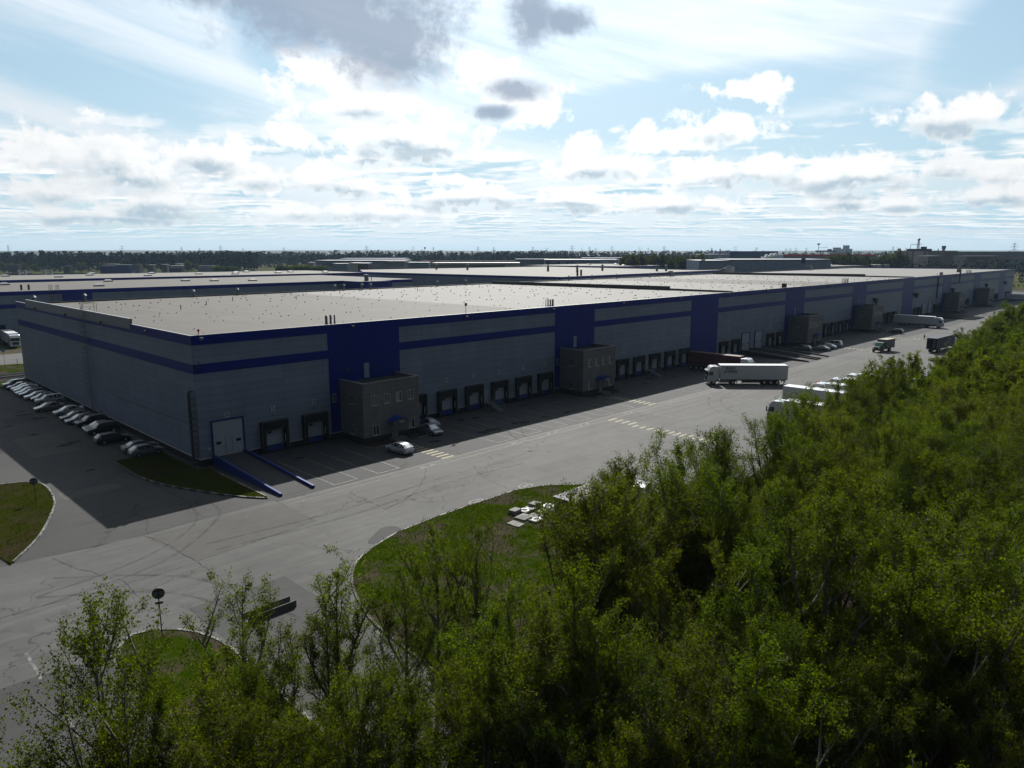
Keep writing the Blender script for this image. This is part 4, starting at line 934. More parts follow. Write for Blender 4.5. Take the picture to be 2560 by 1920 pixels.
# ------------------------------------------------------------------ signs, slabs, trough, cabin
def sign(name, label, x, y, h, shape, face=R(225), plate=False, m='zinc', ring=False):
    T = thing(name, label, 'road sign', (x,y,.05), face)
    MB().tube([(0,0,-.1),(0,0,h)], .04, .04, 8).build('post', M['zinc'] if m != 'zinc' else M['dark'], T)
    n, r, a0 = {'round':(28,.42,0),'oct':(8,.42,R(22.5)),'sq':(4,.5,R(45))}[shape]
    p = [(.0, r*math.cos(a0+2*math.pi*k/n), h-.42+r*math.sin(a0+2*math.pi*k/n)) for k in range(n)]
    B = MB().ring([[(.05,b,c) for a,b,c in p],[(.07,b,c) for a,b,c in p]]).build('sign_face', M[m], T)
    if ring:
        q = MB(); 
        q.ring([[(.075,b*.98,(c-h+.42)*.98+h-.42) for a,b,c in p],[(.08,b*.98,(c-h+.42)*.98+h-.42) for a,b,c in p]]); q.build('red_rim', M['red'], B)
        q = MB().ring([[(.082,b*.74,(c-h+.42)*.74+h-.42) for a,b,c in p],[(.086,b*.74,(c-h+.42)*.74+h-.42) for a,b,c in p]]); q.build('white_disc', M['trim'], B)
    if m == 'signb' and not ring:
        MB().ring([[(.072,-.25,h-.62),(.072,.25,h-.62),(.072,0,h-.16)],[(.076,-.25,h-.62),(.076,.25,h-.62),(.076,0,h-.16)]]).build('pictogram', M['trim'], B)
    b = MB()
    for z in ((h-.62,h-.22)): b.box(.02,-.36,z-.025,.05,.36,z+.025)
    b.build('bracket', M['dark'], B)
    if plate: MBox(.03,-.26,h-1.22,.06,.26,h-1.02).build('small_plate', M['zinc'], T)
CAMDIR = math.atan2(CAM[1]+39.4, CAM[0]+19.2)
sign('road_sign', 'round sign with a small plate below seen from behind on the median tip', -19.2,-39.4, 3.7, 'round', R(68), True)
sign('road_sign', 'octagonal stop sign seen from behind on the left lawn', -18.1,-.1, 2.7, 'oct', R(74))
sign('road_sign', 'square blue crossing sign at the far left edge', 1.2,113.6, 4.4, 'sq', R(235), False, 'signb')
sign('road_sign', 'round white sign with a red rim beside the blue sign at the far left', -.6,112.6, 3.4, 'round', R(235), False, 'trim', True)
f = thing('wire_fence', 'thin wire fence posts on the grass by the railway at the left', 'fence', (0,110,0))
for k in range(4):
    MB().tube([(3-k*4.5,0,0),(3-k*4.5,0,2.2)], .05).build('post', M['dark'], f)
MB().tube([(4.5,0,2.1),(-14,0,2.1)], .012, n=4).tube([(4.5,0,1.2),(-14,0,1.2)], .012, n=4).build('wire', M['zinc'], f)

def trough(x0, y0, x1, y1):
    L = math.hypot(x1-x0, y1-y0)
    T = thing('concrete_trough', 'grey precast concrete channel piece lying on the side road by the median', 'concrete channel', ((x0+x1)/2,(y0+y1)/2,.012), math.atan2(y1-y0,x1-x0))
    m = MB(); w = .52; t = .09; h = .52
    m.ring([[(-L/2,-w,0),(-L/2,w,0),(-L/2,w,h),(-L/2,w-t,h),(-L/2,w-t,t),(-L/2,-w+t,t),(-L/2,-w+t,h),(-L/2,-w,h)],[(L/2,-w,0),(L/2,w,0),(L/2,w,h),(L/2,w-t,h),(L/2,w-t,t),(L/2,-w+t,t),(L/2,-w+t,h),(L/2,-w,h)]])
    m.build('channel', M['concd'], T)
trough(-14.1,-41.6,-10.2,-41.55)

slabs = [('b',15.95,-40.15,1.15,.85,.45,8,'grey concrete box, leftmost of the two blocks in the slab heap'),('b',18.75,-40.3,1.15,.85,.5,8,'grey concrete box, the farther of the two blocks in the slab heap'),
 ('r',16.95,-40.55,1.15,1.15,.2,10,'square manhole slab with a ring, next to the left block'),('r',18.0,-40.5,1.15,1.15,.22,8,'square manhole slab with a ring, between the two blocks'),
 ('r',19.6,-41.6,1.5,1.35,.25,12,'large slab with a wide ring nearest the mauve roofed cabin'),('s',19.35,-42.6,1.2,1.2,.2,20,'plain pale slab at the right edge of the heap under the leaves'),
 ('h',15.6,-41.75,1.55,1.35,.22,6,'broad shallow pyramid slab in the middle of the heap'),('s',16.5,-42.35,1.2,1.1,.2,8,'plain square slab in front of the broad pyramid slab'),
 ('s',18.1,-42.2,1.35,1.1,.26,12,'thick pale slab lying behind the wedge shaped one'),('s',18.75,-41.9,1.1,.8,.2,14,'narrow pale slab behind the thick one'),
 ('w',17.3,-43.0,1.15,1.1,.2,20,'wedge cut slab on the right front of the heap'),('r',15.9,-43.2,1.35,1.0,.2,4,'front slab with an oval ring in the heap'),
 ('s',13.75,-42.0,1.05,.8,.1,6,'thin flat slab on the grass, farther of two left of the heap'),('s',13.75,-42.75,1.05,.85,.1,10,'thin flat slab on the grass, nearer of two left of the heap')]
for k, (ty, x, y, lx, ly, h, an, lb) in enumerate(slabs):
    T = thing('concrete_block' if ty == 'b' else 'concrete_slab', lb, 'concrete slab', (x,y,.11), R(an), 'precast concrete pieces on the lawn')
    m = MB()
    if ty == 'w': m.prism([(-lx/2,-ly/2),(lx*.2,-ly/2),(lx/2,-ly*.1),(lx/2,ly/2),(-lx/2,ly/2)], -.01, h)
    elif ty == 'h': m.ring([[(-lx/2,-ly/2,-.01),(lx/2,-ly/2,-.01),(lx/2,ly/2,-.01),(-lx/2,ly/2,-.01)],[(-lx/2,-ly/2,h*.7),(lx/2,-ly/2,h*.7),(lx/2,ly/2,h*.7),(-lx/2,ly/2,h*.7)],[(-.08,-.08,h*1.5),(.08,-.08,h*1.5),(.08,.08,h*1.5),(-.08,.08,h*1.5)]])
    else: m.box(-lx/2,-ly/2,-.01,lx/2,ly/2,h)
    m.build('block', M['conc'], T, bevel=.02)
    if ty == 'r':
        q = MB(); n = 20; ro = min(lx,ly)*.42; ri = ro*.72; sx = lx/min(lx,ly)
        o_ = [(ro*sx*math.cos(2*math.pi*i/n), ro*math.sin(2*math.pi*i/n)) for i in range(n)]; i_ = [(ri*sx*math.cos(2*math.pi*i/n), ri*math.sin(2*math.pi*i/n)) for i in range(n)]
        for i in range(n):
            j = (i+1)%n; q.face((*o_[i],h+.03),(*o_[j],h+.03),(*i_[j],h+.03),(*i_[i],h+.03)); q.face((*o_[i],h),(*o_[j],h),(*o_[j],h+.03),(*o_[i],h+.03))
        q.build('rim', M['trim'], T); MB().face(*[(a,b,h+.008) for a,b in i_]).build('opening', M['concd'], T, fix=False)
T = thing('concrete_post', 'short concrete stub post standing among the slabs', 'post', (18.95,-40.95,.1)); m = MB().tube([(0,0,0),(0,0,.55)], .14, .14, 10); m.build('shaft', M['concd'], T); MB().tube([(0,0,.55),(0,0,.62)], .17,.15,10).build('cap', M['conc'], T)
T = thing('site_cabin', 'dark blue site cabin with a flat mauve roof half hidden by leaves on the lawn', 'cabin', (17.2,-47.4,.1), R(1))
MB().box(0,0,.0,7.6,2.9,2.5).build('wall', M['navy'], T); MB().box(-.12,-.12,2.5,7.72,3.02,2.62).build('roof', M['purple'], T)
f = MB().box(-.03,.9,1.0,0,1.9,1.9).build('window', M['glass'], T); MBox(-.05,.84,.92,-.03,1.96,1.0).build('sill', M['trim'], f)
d = MBox(1.0,-.04,.05,1.95,0,2.1).build('door', M['bluep'], T); MBox(1.75,-.09,1.0,1.85,-.04,1.12).build('handle', M['zinc'], d)
for x in (3.2,5.4): w_ = MBox(x,-.04,1.0,x+1.2,0,1.9).build('window', M['glass'], T); MBox(x-.05,-.08,.92,x+1.25,-.04,1.0).build('sill', M['trim'], w_)
for x, y, l in ((15.7,-34.55,'square drain grate in a pale ring at the lawn kerb, left of two'),(23.4,-34.6,'square drain grate in a pale ring near the bend of the lawn kerb')):
    T = thing('drain_grate', l, 'drain', (x,y,.012), R(3), 'drains along the lawn kerb')
    n = 18; ra = MB()
    for i in range(n):
        a, b = 2*math.pi*i/n, 2*math.pi*(i+1)/n
        ra.face((1.1*math.cos(a),.75*math.sin(a),.02),(1.1*math.cos(b),.75*math.sin(b),.02),(.78*math.cos(b),.52*math.sin(b),.03),(.78*math.cos(a),.52*math.sin(a),.03))
    ra.build('surround', M['conc'], T, fix=False)
    g = MB().face(*[(.76*math.cos(2*math.pi*i/n),.5*math.sin(2*math.pi*i/n),.008) for i in range(n)]); g.build('pit', M['black'], T, fix=False)
    b = MB()
    for k in range(6): b.box(-.55+k*.2,-.3,.01,-.47+k*.2,.3,.035)
    b.build('grate', M['dark'], T)
# ------------------------------------------------------------------ trees
def quads(name, cen, u, w, m, parent=None):
    """many small leaf quads: centre, half-axis u, half-axis w (n x 3 arrays)"""
    n = len(cen); co = np.empty((n,4,3), np.float32)
    fold = np.cross(u, w); fold /= (np.linalg.norm(fold, axis=1, keepdims=True)+1e-9); fold *= np.linalg.norm(w, axis=1, keepdims=True)*.35
    co[:,0] = cen-u; co[:,1] = cen-w+fold; co[:,2] = cen+u; co[:,3] = cen+w+fold
    me = bpy.data.meshes.new(name); me.vertices.add(n*4); me.vertices.foreach_set('co', co.ravel())
    me.loops.add(n*4); me.loops.foreach_set('vertex_index', np.arange(n*4, dtype=np.int32))
    me.polygons.add(n); me.polygons.foreach_set('loop_start', np.arange(0, n*4, 4, dtype=np.int32))
    me.update(calc_edges=True); me.validate()
    me.materials.append(m); o = bpy.data.objects.new(name, me); col.objects.link(o); o.parent = parent
    return o
def inside(p, poly):
    c = False
    for (x0,y0),(x1,y1) in zip(poly, poly[1:]+poly[:1]):
        if (y0 > p[1]) != (y1 > p[1]) and p[0] < (x1-x0)*(p[1]-y0)/(y1-y0)+x0: c = not c
    return c
gr = np.random.default_rng(21); gc = []
for poly, dens_ in LAWNS:
    xs = [p[0] for p in poly]; ys = [p[1] for p in poly]; ar = (max(xs)-min(xs))*(max(ys)-min(ys))
    for x, y in gr.random((int(ar*dens_),2))*[[max(xs)-min(xs), max(ys)-min(ys)]] + [[min(xs), min(ys)]]:
        if inside((x,y), poly) and (math.sin(x*1.3+2*math.sin(y*.7))*math.sin(y*1.1+1.5*math.sin(x*.5)) > -.35 or gr.random() < .15): gc.append((x,y,.11))
    for i in range(len(poly)-1):                       # ragged growth over the kerb line
        a, b = poly[i], poly[i+1]; L = math.hypot(b[0]-a[0], b[1]-a[1])
        for k in range(int(min(L, 30)*8)):
            q = gr.random(); gc.append((a[0]+(b[0]-a[0])*q+gr.normal(0,.07), a[1]+(b[1]-a[1])*q+gr.normal(0,.07), .10))
gc = np.array(gc); n_ = len(gc); u_ = gr.normal(0,.45,(n_,3)); u_[:,2] = 1; u_ *= (.03+.07*gr.random((n_,1))**2); gc[:,2] += u_[:,2]*.8
w_ = gr.normal(0,1,(n_,3)); w_[:,2] *= .2; w_ *= (.03+.04*gr.random((n_,1)))/np.linalg.norm(w_,axis=1,keepdims=True)
M['blade'] = leafmat('grass blades', (.011,.017,.001), (.025,.031,.0022), .35)
tag(quads('grass', gc, u_, w_, M['blade']), 'short uneven grass growing on the lawns and verges', 'grass', None, 'stuff')
def grow_tree(seed, h, spread, nleaf, ls, nb=26, low=.28, droop=.5):
    """poplar habit: straight leader, rising limbs, twigs carrying loose leaf sprays -> (wood mesh, leaf arrays)"""
    r = random.Random(seed); g = np.random.default_rng(seed)
    wood = MB(); twigs = []
    bend = (r.uniform(-.5,.5), r.uniform(-.5,.5))
    def axis(t): return Vector((bend[0]*math.sin(t*2.6)*.9, bend[1]*math.sin(t*2.1+.5)*.9, h*t))
    tr = [axis(i/9) for i in range(10)]
    wood.tube(tr[:8], .012*h, .004*h, 7); wood.tube(tr[7:], .004*h, .008, 5)
    twigs.append(([axis(.80), axis(.9), axis(1.0)], .22))
    lead = []
    for k in range(r.randint(2,4)):           # rival leaders make an uneven, many-pointed top
        t0 = r.uniform(.32,.6); a0 = r.uniform(0,6.28); p = axis(t0); pts = [p]; top = h*r.uniform(.80,.97); n = 6
        d = Vector((math.cos(a0)*.75, math.sin(a0)*.75, 1)).normalized()
        for q in range(n):
            d = (d + Vector((r.uniform(-.1,.1), r.uniform(-.1,.1), .22))).normalized(); p = p + d*((top-h*t0)/n/max(.5,d.z)); pts.append(p)
        wood.tube(pts, .0065*h, .008, 5); lead.append(pts); twigs.append((pts[4:], .25))
    az = r.uniform(0, 6.28)
    for i in range(nb):
        t = low + (.96-low)*(i+r.uniform(0,.6))/nb
        az += 2.4 + r.uniform(-.5,.5)
        el = R(r.uniform(28,52) + 22*t); L = spread*h*(.30*(1-t)**.7+.055)*r.uniform(.75,1.35)
        p = axis(t)
        if lead and i % 2 and t > .45:
            ld = r.choice(lead); x = r.uniform(.15,.85)*(len(ld)-1); p = ld[int(x)].lerp(ld[int(x)+1], x-int(x)); L *= .8
        d = Vector((math.cos(az)*math.cos(el), math.sin(az)*math.cos(el), math.sin(el))); pts = [p]
        for k in range(5):
            d = (d + Vector((r.uniform(-.16,.16), r.uniform(-.16,.16), .13))).normalized(); p = p + d*L/5; pts.append(p)
        wood.tube(pts, .0056*h*(1.15-t)+.012, .008, 5)
        twigs.append((pts[2:], .30))
        for k in range(r.randint(4,7)):
            s = r.uniform(.25,.95); a = pts[int(s*5)]; dd = (d + Vector((r.uniform(-1,1), r.uniform(-1,1), r.uniform(-.35,.5)))).normalized(); l2 = L*r.uniform(.22,.5)
            q = [a, a+dd*l2*.5, a+dd*l2 + Vector((0,0,l2*.12))]
            wood.tube(q, .014, .005, 3); twigs.append((q, .24))
            for z in range(2):
                b = q[1].lerp(q[2], r.random()); d3 = (dd + Vector((r.uniform(-1,1), r.uniform(-1,1), r.uniform(-.3,.6)))).normalized()
                q2 = [b, b+d3*l2*.45]; wood.tube(q2, .008, .003, 3); twigs.append((q2, .2))
    ln = np.array([sum((b-a).length for a, b in zip(q, q[1:])) + .15 for q, _ in twigs]); ln = ln*np.exp(g.normal(0,.45,len(ln)))
    pick = g.choice(len(twigs), nleaf, p=ln/ln.sum()); tt = g.random(nleaf)**.7
    cen = np.empty((nleaf,3))
    for i, k in enumerate(pick):
        q, sp = twigs[k]; x = tt[i]*(len(q)-1); j = min(int(x), len(q)-2); c = q[j].lerp(q[j+1], x-j); cen[i] = c
    sp = np.array([twigs[k][1] for k in pick])[:,None]
    cen += g.normal(0,1,(nleaf,3))*sp*.55
    u = g.normal(0,1,(nleaf,3)); u[:,2] -= droop*1.2; u /= np.linalg.norm(u, axis=1, keepdims=True)
    w = np.cross(u, g.normal(0,1,(nleaf,3))); w /= np.linalg.norm(w, axis=1, keepdims=True)+1e-9
    s = ls*np.exp(g.normal(0,.28,(nleaf,1)))
    return wood, cen, u*s*.62, w*s*.42
def tree_proto(seed, h, spread, nleaf, ls, lm, **k):
    wood, c, u, w = grow_tree(seed, h, spread, nleaf, ls, **k)
    q = h/np.percentile(c[:,2], 99.97); c = c*q; wood.v = [tuple(a*q for a in p) for p in wood.v]      # the topmost leaf is the height
    T = bpy.data.objects.new('poplar_tree', None); col.objects.link(T)
    wood.build('trunk', M['bark'], T, fix=False); quads('crown', c, u, w, M[lm], T)
    return T
NEAR = [tree_proto(10+i, 16.0, (1.0,.85,1.1,.95,1.05,.9)[i], 34000, .062, 'leaf', nb=(44,38,48,40,46,40)[i], low=(.32,.36,.28,.40,.34,.30)[i]) for i in range(6)]
FAR = [tree_proto(40+i, 16.0, (1.0,1.15,.95,1.05)[i], 24000, .11, 'leaf', nb=36, low=.2) for i in range(4)]
THIN = [tree_proto(60+i, 16.0, (.95,1.1,.85)[i], 17000, .07, 'leaf', nb=36, low=.22) for i in range(3)]
used = set()
def place(kind, x, y, h, label, group, name=None):
    lst = {'n': NEAR, 'f': FAR, 's': THIN}[kind]
    k = rnd.randrange(len(lst)); p = lst[k]
    if p not in used: o = p; used.add(p)
    else: o = copy_tree(p)
    f = h/16.0; o.location = (x, y, .08); o.scale = (f*rnd.uniform(.92,1.1), f*rnd.uniform(.92,1.1), f); o.rotation_euler = (R(rnd.uniform(-2,2)), R(rnd.uniform(-2,2)), rnd.uniform(0,6.28))
    return tag(o, label, 'tree', group)
GW = 'trees of the dense wood beside the yard'
def foot(px, py, h):                 # foot of a tree of height h whose tip is seen at px, py
    x = (px-CX)/F; y = -(py-CY)/F; f = math.cos(P)+y*math.sin(P); k = (h-CAMH)/(y*math.cos(P)-math.sin(P))
    return (CAM[0]+(f*FW[0]+x*RT[0])*k, CAM[1]+(f*FW[1]+x*RT[1])*k)
SPEC = [(220,1474,16.2,'n','tall loose tree at the lower left corner, in front of the dashed lane line'),(30,1850,13.0,'n','tree at the bottom left corner, its crown cut by the frame'),
 (370,1740,13.0,'n','lower tree at the bottom left, right of the tall loose one'),(593,1434,13.2,'s','slender tree on the median hiding the left end of the concrete channel'),
 (690,1560,12.4,'s','small tree on the median, below the concrete channel'),(560,1740,12.2,'n','lower tree at the bottom of the median'),
 (860,1380,13.4,'s','spindly tree right of the concrete channel, its tip against the road'),(790,1480,12.0,'s','small spindly tree just left of the taller spindly one'),
 (430,1800,12.4,'n','tree at the bottom edge left of the median'),(960,1560,12.6,'s','tree over the narrow road at the bottom, right of the spindly pair'),
 (985,1400,12.8,'s','thin tree with a visible trunk beside the narrow side road'),(1071,1290,13.8,'s','thin tree rising over the dark lawn edge, left of the slab heap'),
 (1198,1285,14.2,'s','thin bare looking tree standing on the lawn before the slab heap'),(1290,1420,13.8,'s','see through tree below the slab heap'),
 (1438,1192,15.4,'s','tree whose tip stands before the mauve roofed cabin'),(1478,1212,15.4,'s','tree in front of the right half of the mauve roofed cabin'),(850,1700,12.6,'n','tree at the bottom over the side road, left of the middle'),(1020,1720,13.0,'n','tree at the bottom over the side road, just left of the wood'),
 (640,1680,12.0,'n','bushy tree at the bottom over the right kerb of the median'),(930,1640,12.4,'s','thin tree between the two bottom trees on the side road'),(470,1650,12.2,'s','thin tree standing on the median grass'),(740,1800,11.6,'n','tree cut by the bottom edge, left of the side road tree'),(250,1800,12.4,'n','tree cut by the bottom edge under the tall loose one'),
 (1150,1640,12.6,'n','tree at the bottom middle, its crown filling the gap under the lawn trees'),(2080,1650,11.5,'n','bright lower tree at the bottom edge of the wood on the right')]
LOW = [(1270,1590,12.8),(1395,1650,12.2),(1330,1760,11.8),(1500,1540,13.2),(1620,1640,12.4),(1720,1560,13.4),(1560,1790,11.4),(1850,1760,11.6),(1960,1560,13.2),(2300,1600,12.6),(2440,1500,13.4),(2480,1720,11.8),(1210,1520,13.2),(1370,1470,14.0),(1440,1400,14.6)]
for px, py, h, k, l in SPEC:
    o = place(k, *foot(px, py, h), h, l, 'loose trees along the near edge'); o.scale.x *= .95; o.scale.y *= .95
for px, py, h in LOW: place('n', *foot(px, py, h), h, 'lower tree in the near fringe of the wood at the bottom', GW)
# front edge of the wood, tree by tree along the yard
top = [(1380,1262),(1425,1240),(1440,1196),(1462,1225),(1500,1185),(1528,1160),(1560,1175),(1590,1150),(1626,1128),(1660,1130),(1690,1108),(1718,1075),(1745,1068),(1775,1090),(1810,1060),(1857,1022),(1880,1045),(1905,1052),(1940,1040),(1975,1012),(2002,990),(2016,955),(2035,992),(2074,968),(2090,950),(2106,936),(2135,908),(2155,888),(2180,900),(2205,908),(2231,896),(2253,880),(2287,877),(2331,877),(2350,882),(2389,866),(2435,831),(2455,808),(2496,788),(2519,762),(2545,760),(2600,735)]
EDGE_L = 'green tree on the front edge of the wood facing the yard'
def tip(x, y, z):
    dx, dy, dz_ = x-CAM[0], y-CAM[1], z-CAMH; f = dx*FW[0]+dy*FW[1]; q = dx*RT[0]+dy*RT[1]; d = f*math.cos(P)-dz_*math.sin(P)
    return CX+F*q/d, CY-F*(f*math.sin(P)+dz_*math.cos(P))/d
def under(x, y, h, m):
    while h > 8:
        px, py = tip(x, y, h)
        if px < 1500 or px > 2590: return h
        i = max(j for j in range(len(top)-1) if top[j][0] <= px); u = (px-top[i][0])/(top[i+1][0]-top[i][0])
        if py >= top[i][1] + (top[i+1][1]-top[i][1])*u + m: return h
        h -= .15
    return h
lx = -99
for k in range(240):
    px = 1490 + k*4.6; i = max(j for j in range(len(top)-1) if top[j][0] <= px); u = (px-top[i][0])/(top[i+1][0]-top[i][0]); py = top[i][1] + (top[i+1][1]-top[i][1])*u
    h = 16.3; x, y = foot(px, py, h)
    if x - lx < 2.3 + .006*max(0, x): continue
    lx = x; dh = abs(rnd.gauss(0,.22)); y += rnd.uniform(-.8,.6); place('n' if x < 40 else 'f', x, y, under(x, y, h - dh, 1), EDGE_L, GW)
IN_L = 'tree with a dense green crown inside the dark wood at the lower right'
n_in = 0
tanr = math.tan(R(9.3))
cells = []
for i in range(0, 46):
    for j in range(0, 9):
        x = -12 + i*3.9 + (j % 2)*1.9 + rnd.uniform(-1.2,1.2); y = -73.2 - j*3.5 + rnd.uniform(-1.1,1.1)
        lim = CAM[1] + tanr*(x-CAM[0]) - 4.5
        if y < lim or math.hypot(x-CAM[0], y-CAM[1]) < 15: continue
        if x > 10: y += min(6, (x-10)*.06)
        cells.append((x,y))
for x, y in cells:
    d = math.hypot(x-CAM[0], y-CAM[1])
    place('n' if d < 75 else 'f', x, y, under(x, y, rnd.uniform(13.2,16.6) - (2.0 if d < 30 else 0), 5), IN_L, GW)
for x, y, h, l in ((597,52,13,'pale green tree at the far right edge, left of a pair beyond the hall'),(615,56,15,'pale green tree at the far right edge, right of a pair beyond the hall'),(560,75,11,'small bush like tree behind the far end of the long hall')):
    place('f', x, y, h, l, 'trees beyond the far end of the hall')
# mid-distance groups of trees between the far halls
def crown_proto(seed, lm, n=1500, s=.8):
    g = np.random.default_rng(seed); T = bpy.data.objects.new('broadleaf_tree', None); col.objects.link(T)
    k = 26; cc = g.normal(0,1,(k,3)); cc /= np.linalg.norm(cc, axis=1, keepdims=True); cc *= g.random((k,1))**.5*np.array([[4.6,4.6,5.2]]); cc[:,2] += 7.6
    pick = g.integers(0,k,n); cen = cc[pick] + g.normal(0,1,(n,3))*1.0; cen[:,2] = np.maximum(cen[:,2], .6)
    u = g.normal(0,1,(n,3)); u /= np.linalg.norm(u,axis=1,keepdims=True); w = np.cross(u, g.normal(0,1,(n,3))); w /= np.linalg.norm(w,axis=1,keepdims=True)
    quads('crown', cen, u*s*.7, w*s*.5, M[lm], T); m = MB().tube([(0,0,-.3),(0,0,8)], .35,.15,6)
    for q in range(5): m.tube([(0,0,3+q),(1.6*math.cos(q*2.4),1.6*math.sin(q*2.4),6+q)], .12,.05,4)
    m.build('trunk', M['bark'], T, fix=False); return T
MID = [crown_proto(70, 'leafd'), crown_proto(71, 'leafd'), crown_proto(72, 'leafg', 1500)]
def midtree(px, d, h, w, k, label, group):
    p = MID[k]; o = p if p not in used else copy_tree(p); used.add(p)
    x, y = at(px, d); o.location = (x, y, 0); o.scale = (w/10.0, w/10.0, h/13.0); o.rotation_euler = (0,0,rnd.uniform(0,6.28))
    tag(o, label, 'tree', group)
for k in range(17):
    px = 1556 + k*12.2 + rnd.uniform(-3,3); d = rnd.uniform(620,660)
    midtree(px, d, max(6, zt(640+rnd.uniform(-4,5) + (5 if k in (9,10,12) else 0), d)), rnd.uniform(9,13), k % 2, 'olive tree in the row behind the thin grey hall', 'row of olive trees behind the halls')
for k in range(8):
    midtree(1775+k*14, 760, zt(652,760), 13, k % 2, 'low olive tree behind the grey flat building', 'low olive trees behind the flat building')
for k in range(9):
    px = 2075+k*10.5; d = 660+rnd.uniform(-15,15)
    midtree(px, d, zt(636 + abs(k-4)*1.6+rnd.uniform(-1,2), d), rnd.uniform(9,12), k % 2, 'olive tree in the round clump before the red topped building', 'round clump of olive trees')
for k in range(7):
    px = 2188+k*11; d = 700+rnd.uniform(-15,15)
    midtree(px, d, zt(640-k*1.0+rnd.uniform(-2,2) - (5 if k in (4,5,6) else 0), d), rnd.uniform(9,12), (k+1) % 3, 'tree in the clump left of the brown plant', 'clump of trees left of the brown plant')
for k in range(12):
    px = 700+k*10+rnd.uniform(-3,3); d = 690
    midtree(px, d, zt(664+rnd.uniform(-3,3), d), rnd.uniform(8,11), 2, 'fresh green bush at the edge of the field behind the left halls', 'fresh green bushes behind the left halls')
for k, px in enumerate((545,556,575,590)): midtree(px, 740, zt(663+k%2*2,740), 9, 2, 'fresh green bush on the field at the left', 'fresh green bushes on the field')
for k, px in enumerate((8,24,60,88,205,256,300,350,470,500)):
    midtree(px, 930+k%3*20, zt(656+k%4, 930), rnd.uniform(9,12), k%2, 'dull tree among the sheds before the far wood', 'trees among the sheds at the left')

# far woods: one mass each, built from many small foliage faces
def far_wood(label, px0, px1, rows, m, seed, w=7.0, s=2.0, per=64):
    g = np.random.default_rng(seed); C, U, Wd = [], [], []
    for d, ytop, jit in rows:
        span = (px1-px0)/F*d; n = int(span/w)
        for k in range(n):
            px = px0 + (px1-px0)*(k+g.random())/n; dd = d*(1+g.normal(0,.015)); x, y = at(px, dd)
            yt = ytop(px) if callable(ytop) else ytop
            h = max(6, zt(yt, dd) + g.normal(0, jit)); rr = w*g.uniform(.45,.8)
            nb = 6; bl = g.normal(0,1,(nb,3)); bl /= np.linalg.norm(bl,axis=1,keepdims=True); bl *= np.array([[rr*.7, rr*.7, h*.3]]); bl += np.array([[x, y, h*.62]])
            q = bl[g.integers(0,nb,per)] + g.normal(0,1,(per,3))*np.array([[rr*.35,rr*.35,h*.12]]); q[:,2] = np.clip(q[:,2], .3, h*1.02)
            C.append(q)
            lo = np.array([[x,y,0]]) + g.normal(0,1,(10,3))*np.array([[rr*.6,rr*.6,0]]); lo[:,2] = g.random(10)*h*.5; C.append(lo)
    C = np.concatenate(C); n = len(C); u = g.normal(0,1,(n,3)); u /= np.linalg.norm(u,axis=1,keepdims=True); w_ = np.cross(u, g.normal(0,1,(n,3))); w_ /= np.linalg.norm(w_,axis=1,keepdims=True)
    o = quads('far_wood', C, u*s, w_*s*.8, M[m]); tag(o, label, 'wood', None, 'stuff'); return o
wob = lambda a, b, s: (lambda px: a + b*math.sin(px*.013+s) + .6*b*math.sin(px*.041+2*s))
far_wood('dark mixed wood behind the sheds at the left', -60, 640, [(1010,wob(641,1.5,1),1.5),(1060,wob(636,1.5,2),1.5),(1130,wob(633,1.2,3),1.2),(1220,wob(631.5,1,4),1.0)], 'wood', 1)
far_wood('dark forest belt on the horizon behind the middle', 470, 1420, [(1250,wob(639,1,1),1.2),(1340,wob(634,1,2),1.2),(1450,wob(630.5,.8,3),1.2),(1700,wob(629,.7,5),1.0)], 'wood', 2, 10)
far_wood('greener wood on the horizon right of the middle', 1240, 1920, [(1150,wob(642,1,2),1.0),(1300,wob(637,1,3),1.2),(1500,wob(632,1,4),1.2),(1900,lambda px: 630-2.6*math.exp(-((px-1730)/110)**2),1.0)], 'woodg', 3, 11, 2.3)
far_wood('thin hazy tree belt on the horizon at the right', 1880, 2640, [(1900,wob(633,.8,2),1.2),(2300,wob(631,.8,1),1.2)], 'woodg', 4, 13, 2.6, 30)
far_wood('scrub along the field at the far right', 2150, 2640, [(560,657,.6),(640,652,.6),(900,650,.8)], 'woodg', 5, 6, .9, 30)

# hills on the skyline
def hills(d, base, amp, seed, m, y0=-400, y1=2960):
    mb = MB(); r = random.Random(seed); ph = [r.uniform(0,6) for _ in range(4)]; n = 90; top = []; bot = []; bk = []
    for k in range(n+1):
        px = y0 + (y1-y0)*k/n; x, y = at(px, d); x2, y2 = at(px, d*1.5)
        h = zt(base + amp*(math.sin(px*.0031+ph[0]) + .5*math.sin(px*.0097+ph[1]) + .25*math.sin(px*.031+ph[2])), d)
        top.append((x,y,h)); bot.append((x*.93+CAM[0]*.07,y*.93+CAM[1]*.07,-.1)); bk.append((x2,y2,-.1))
    for k in range(n): mb.face(bot[k],bot[k+1],top[k+1],top[k]); mb.face(top[k],top[k+1],bk[k+1],bk[k])
    struct(mb.build('hills', m))
hills(4200, 628.2, .7, 5, M['hill']); hills(5600, 626.6, .8, 9, M['hill'])

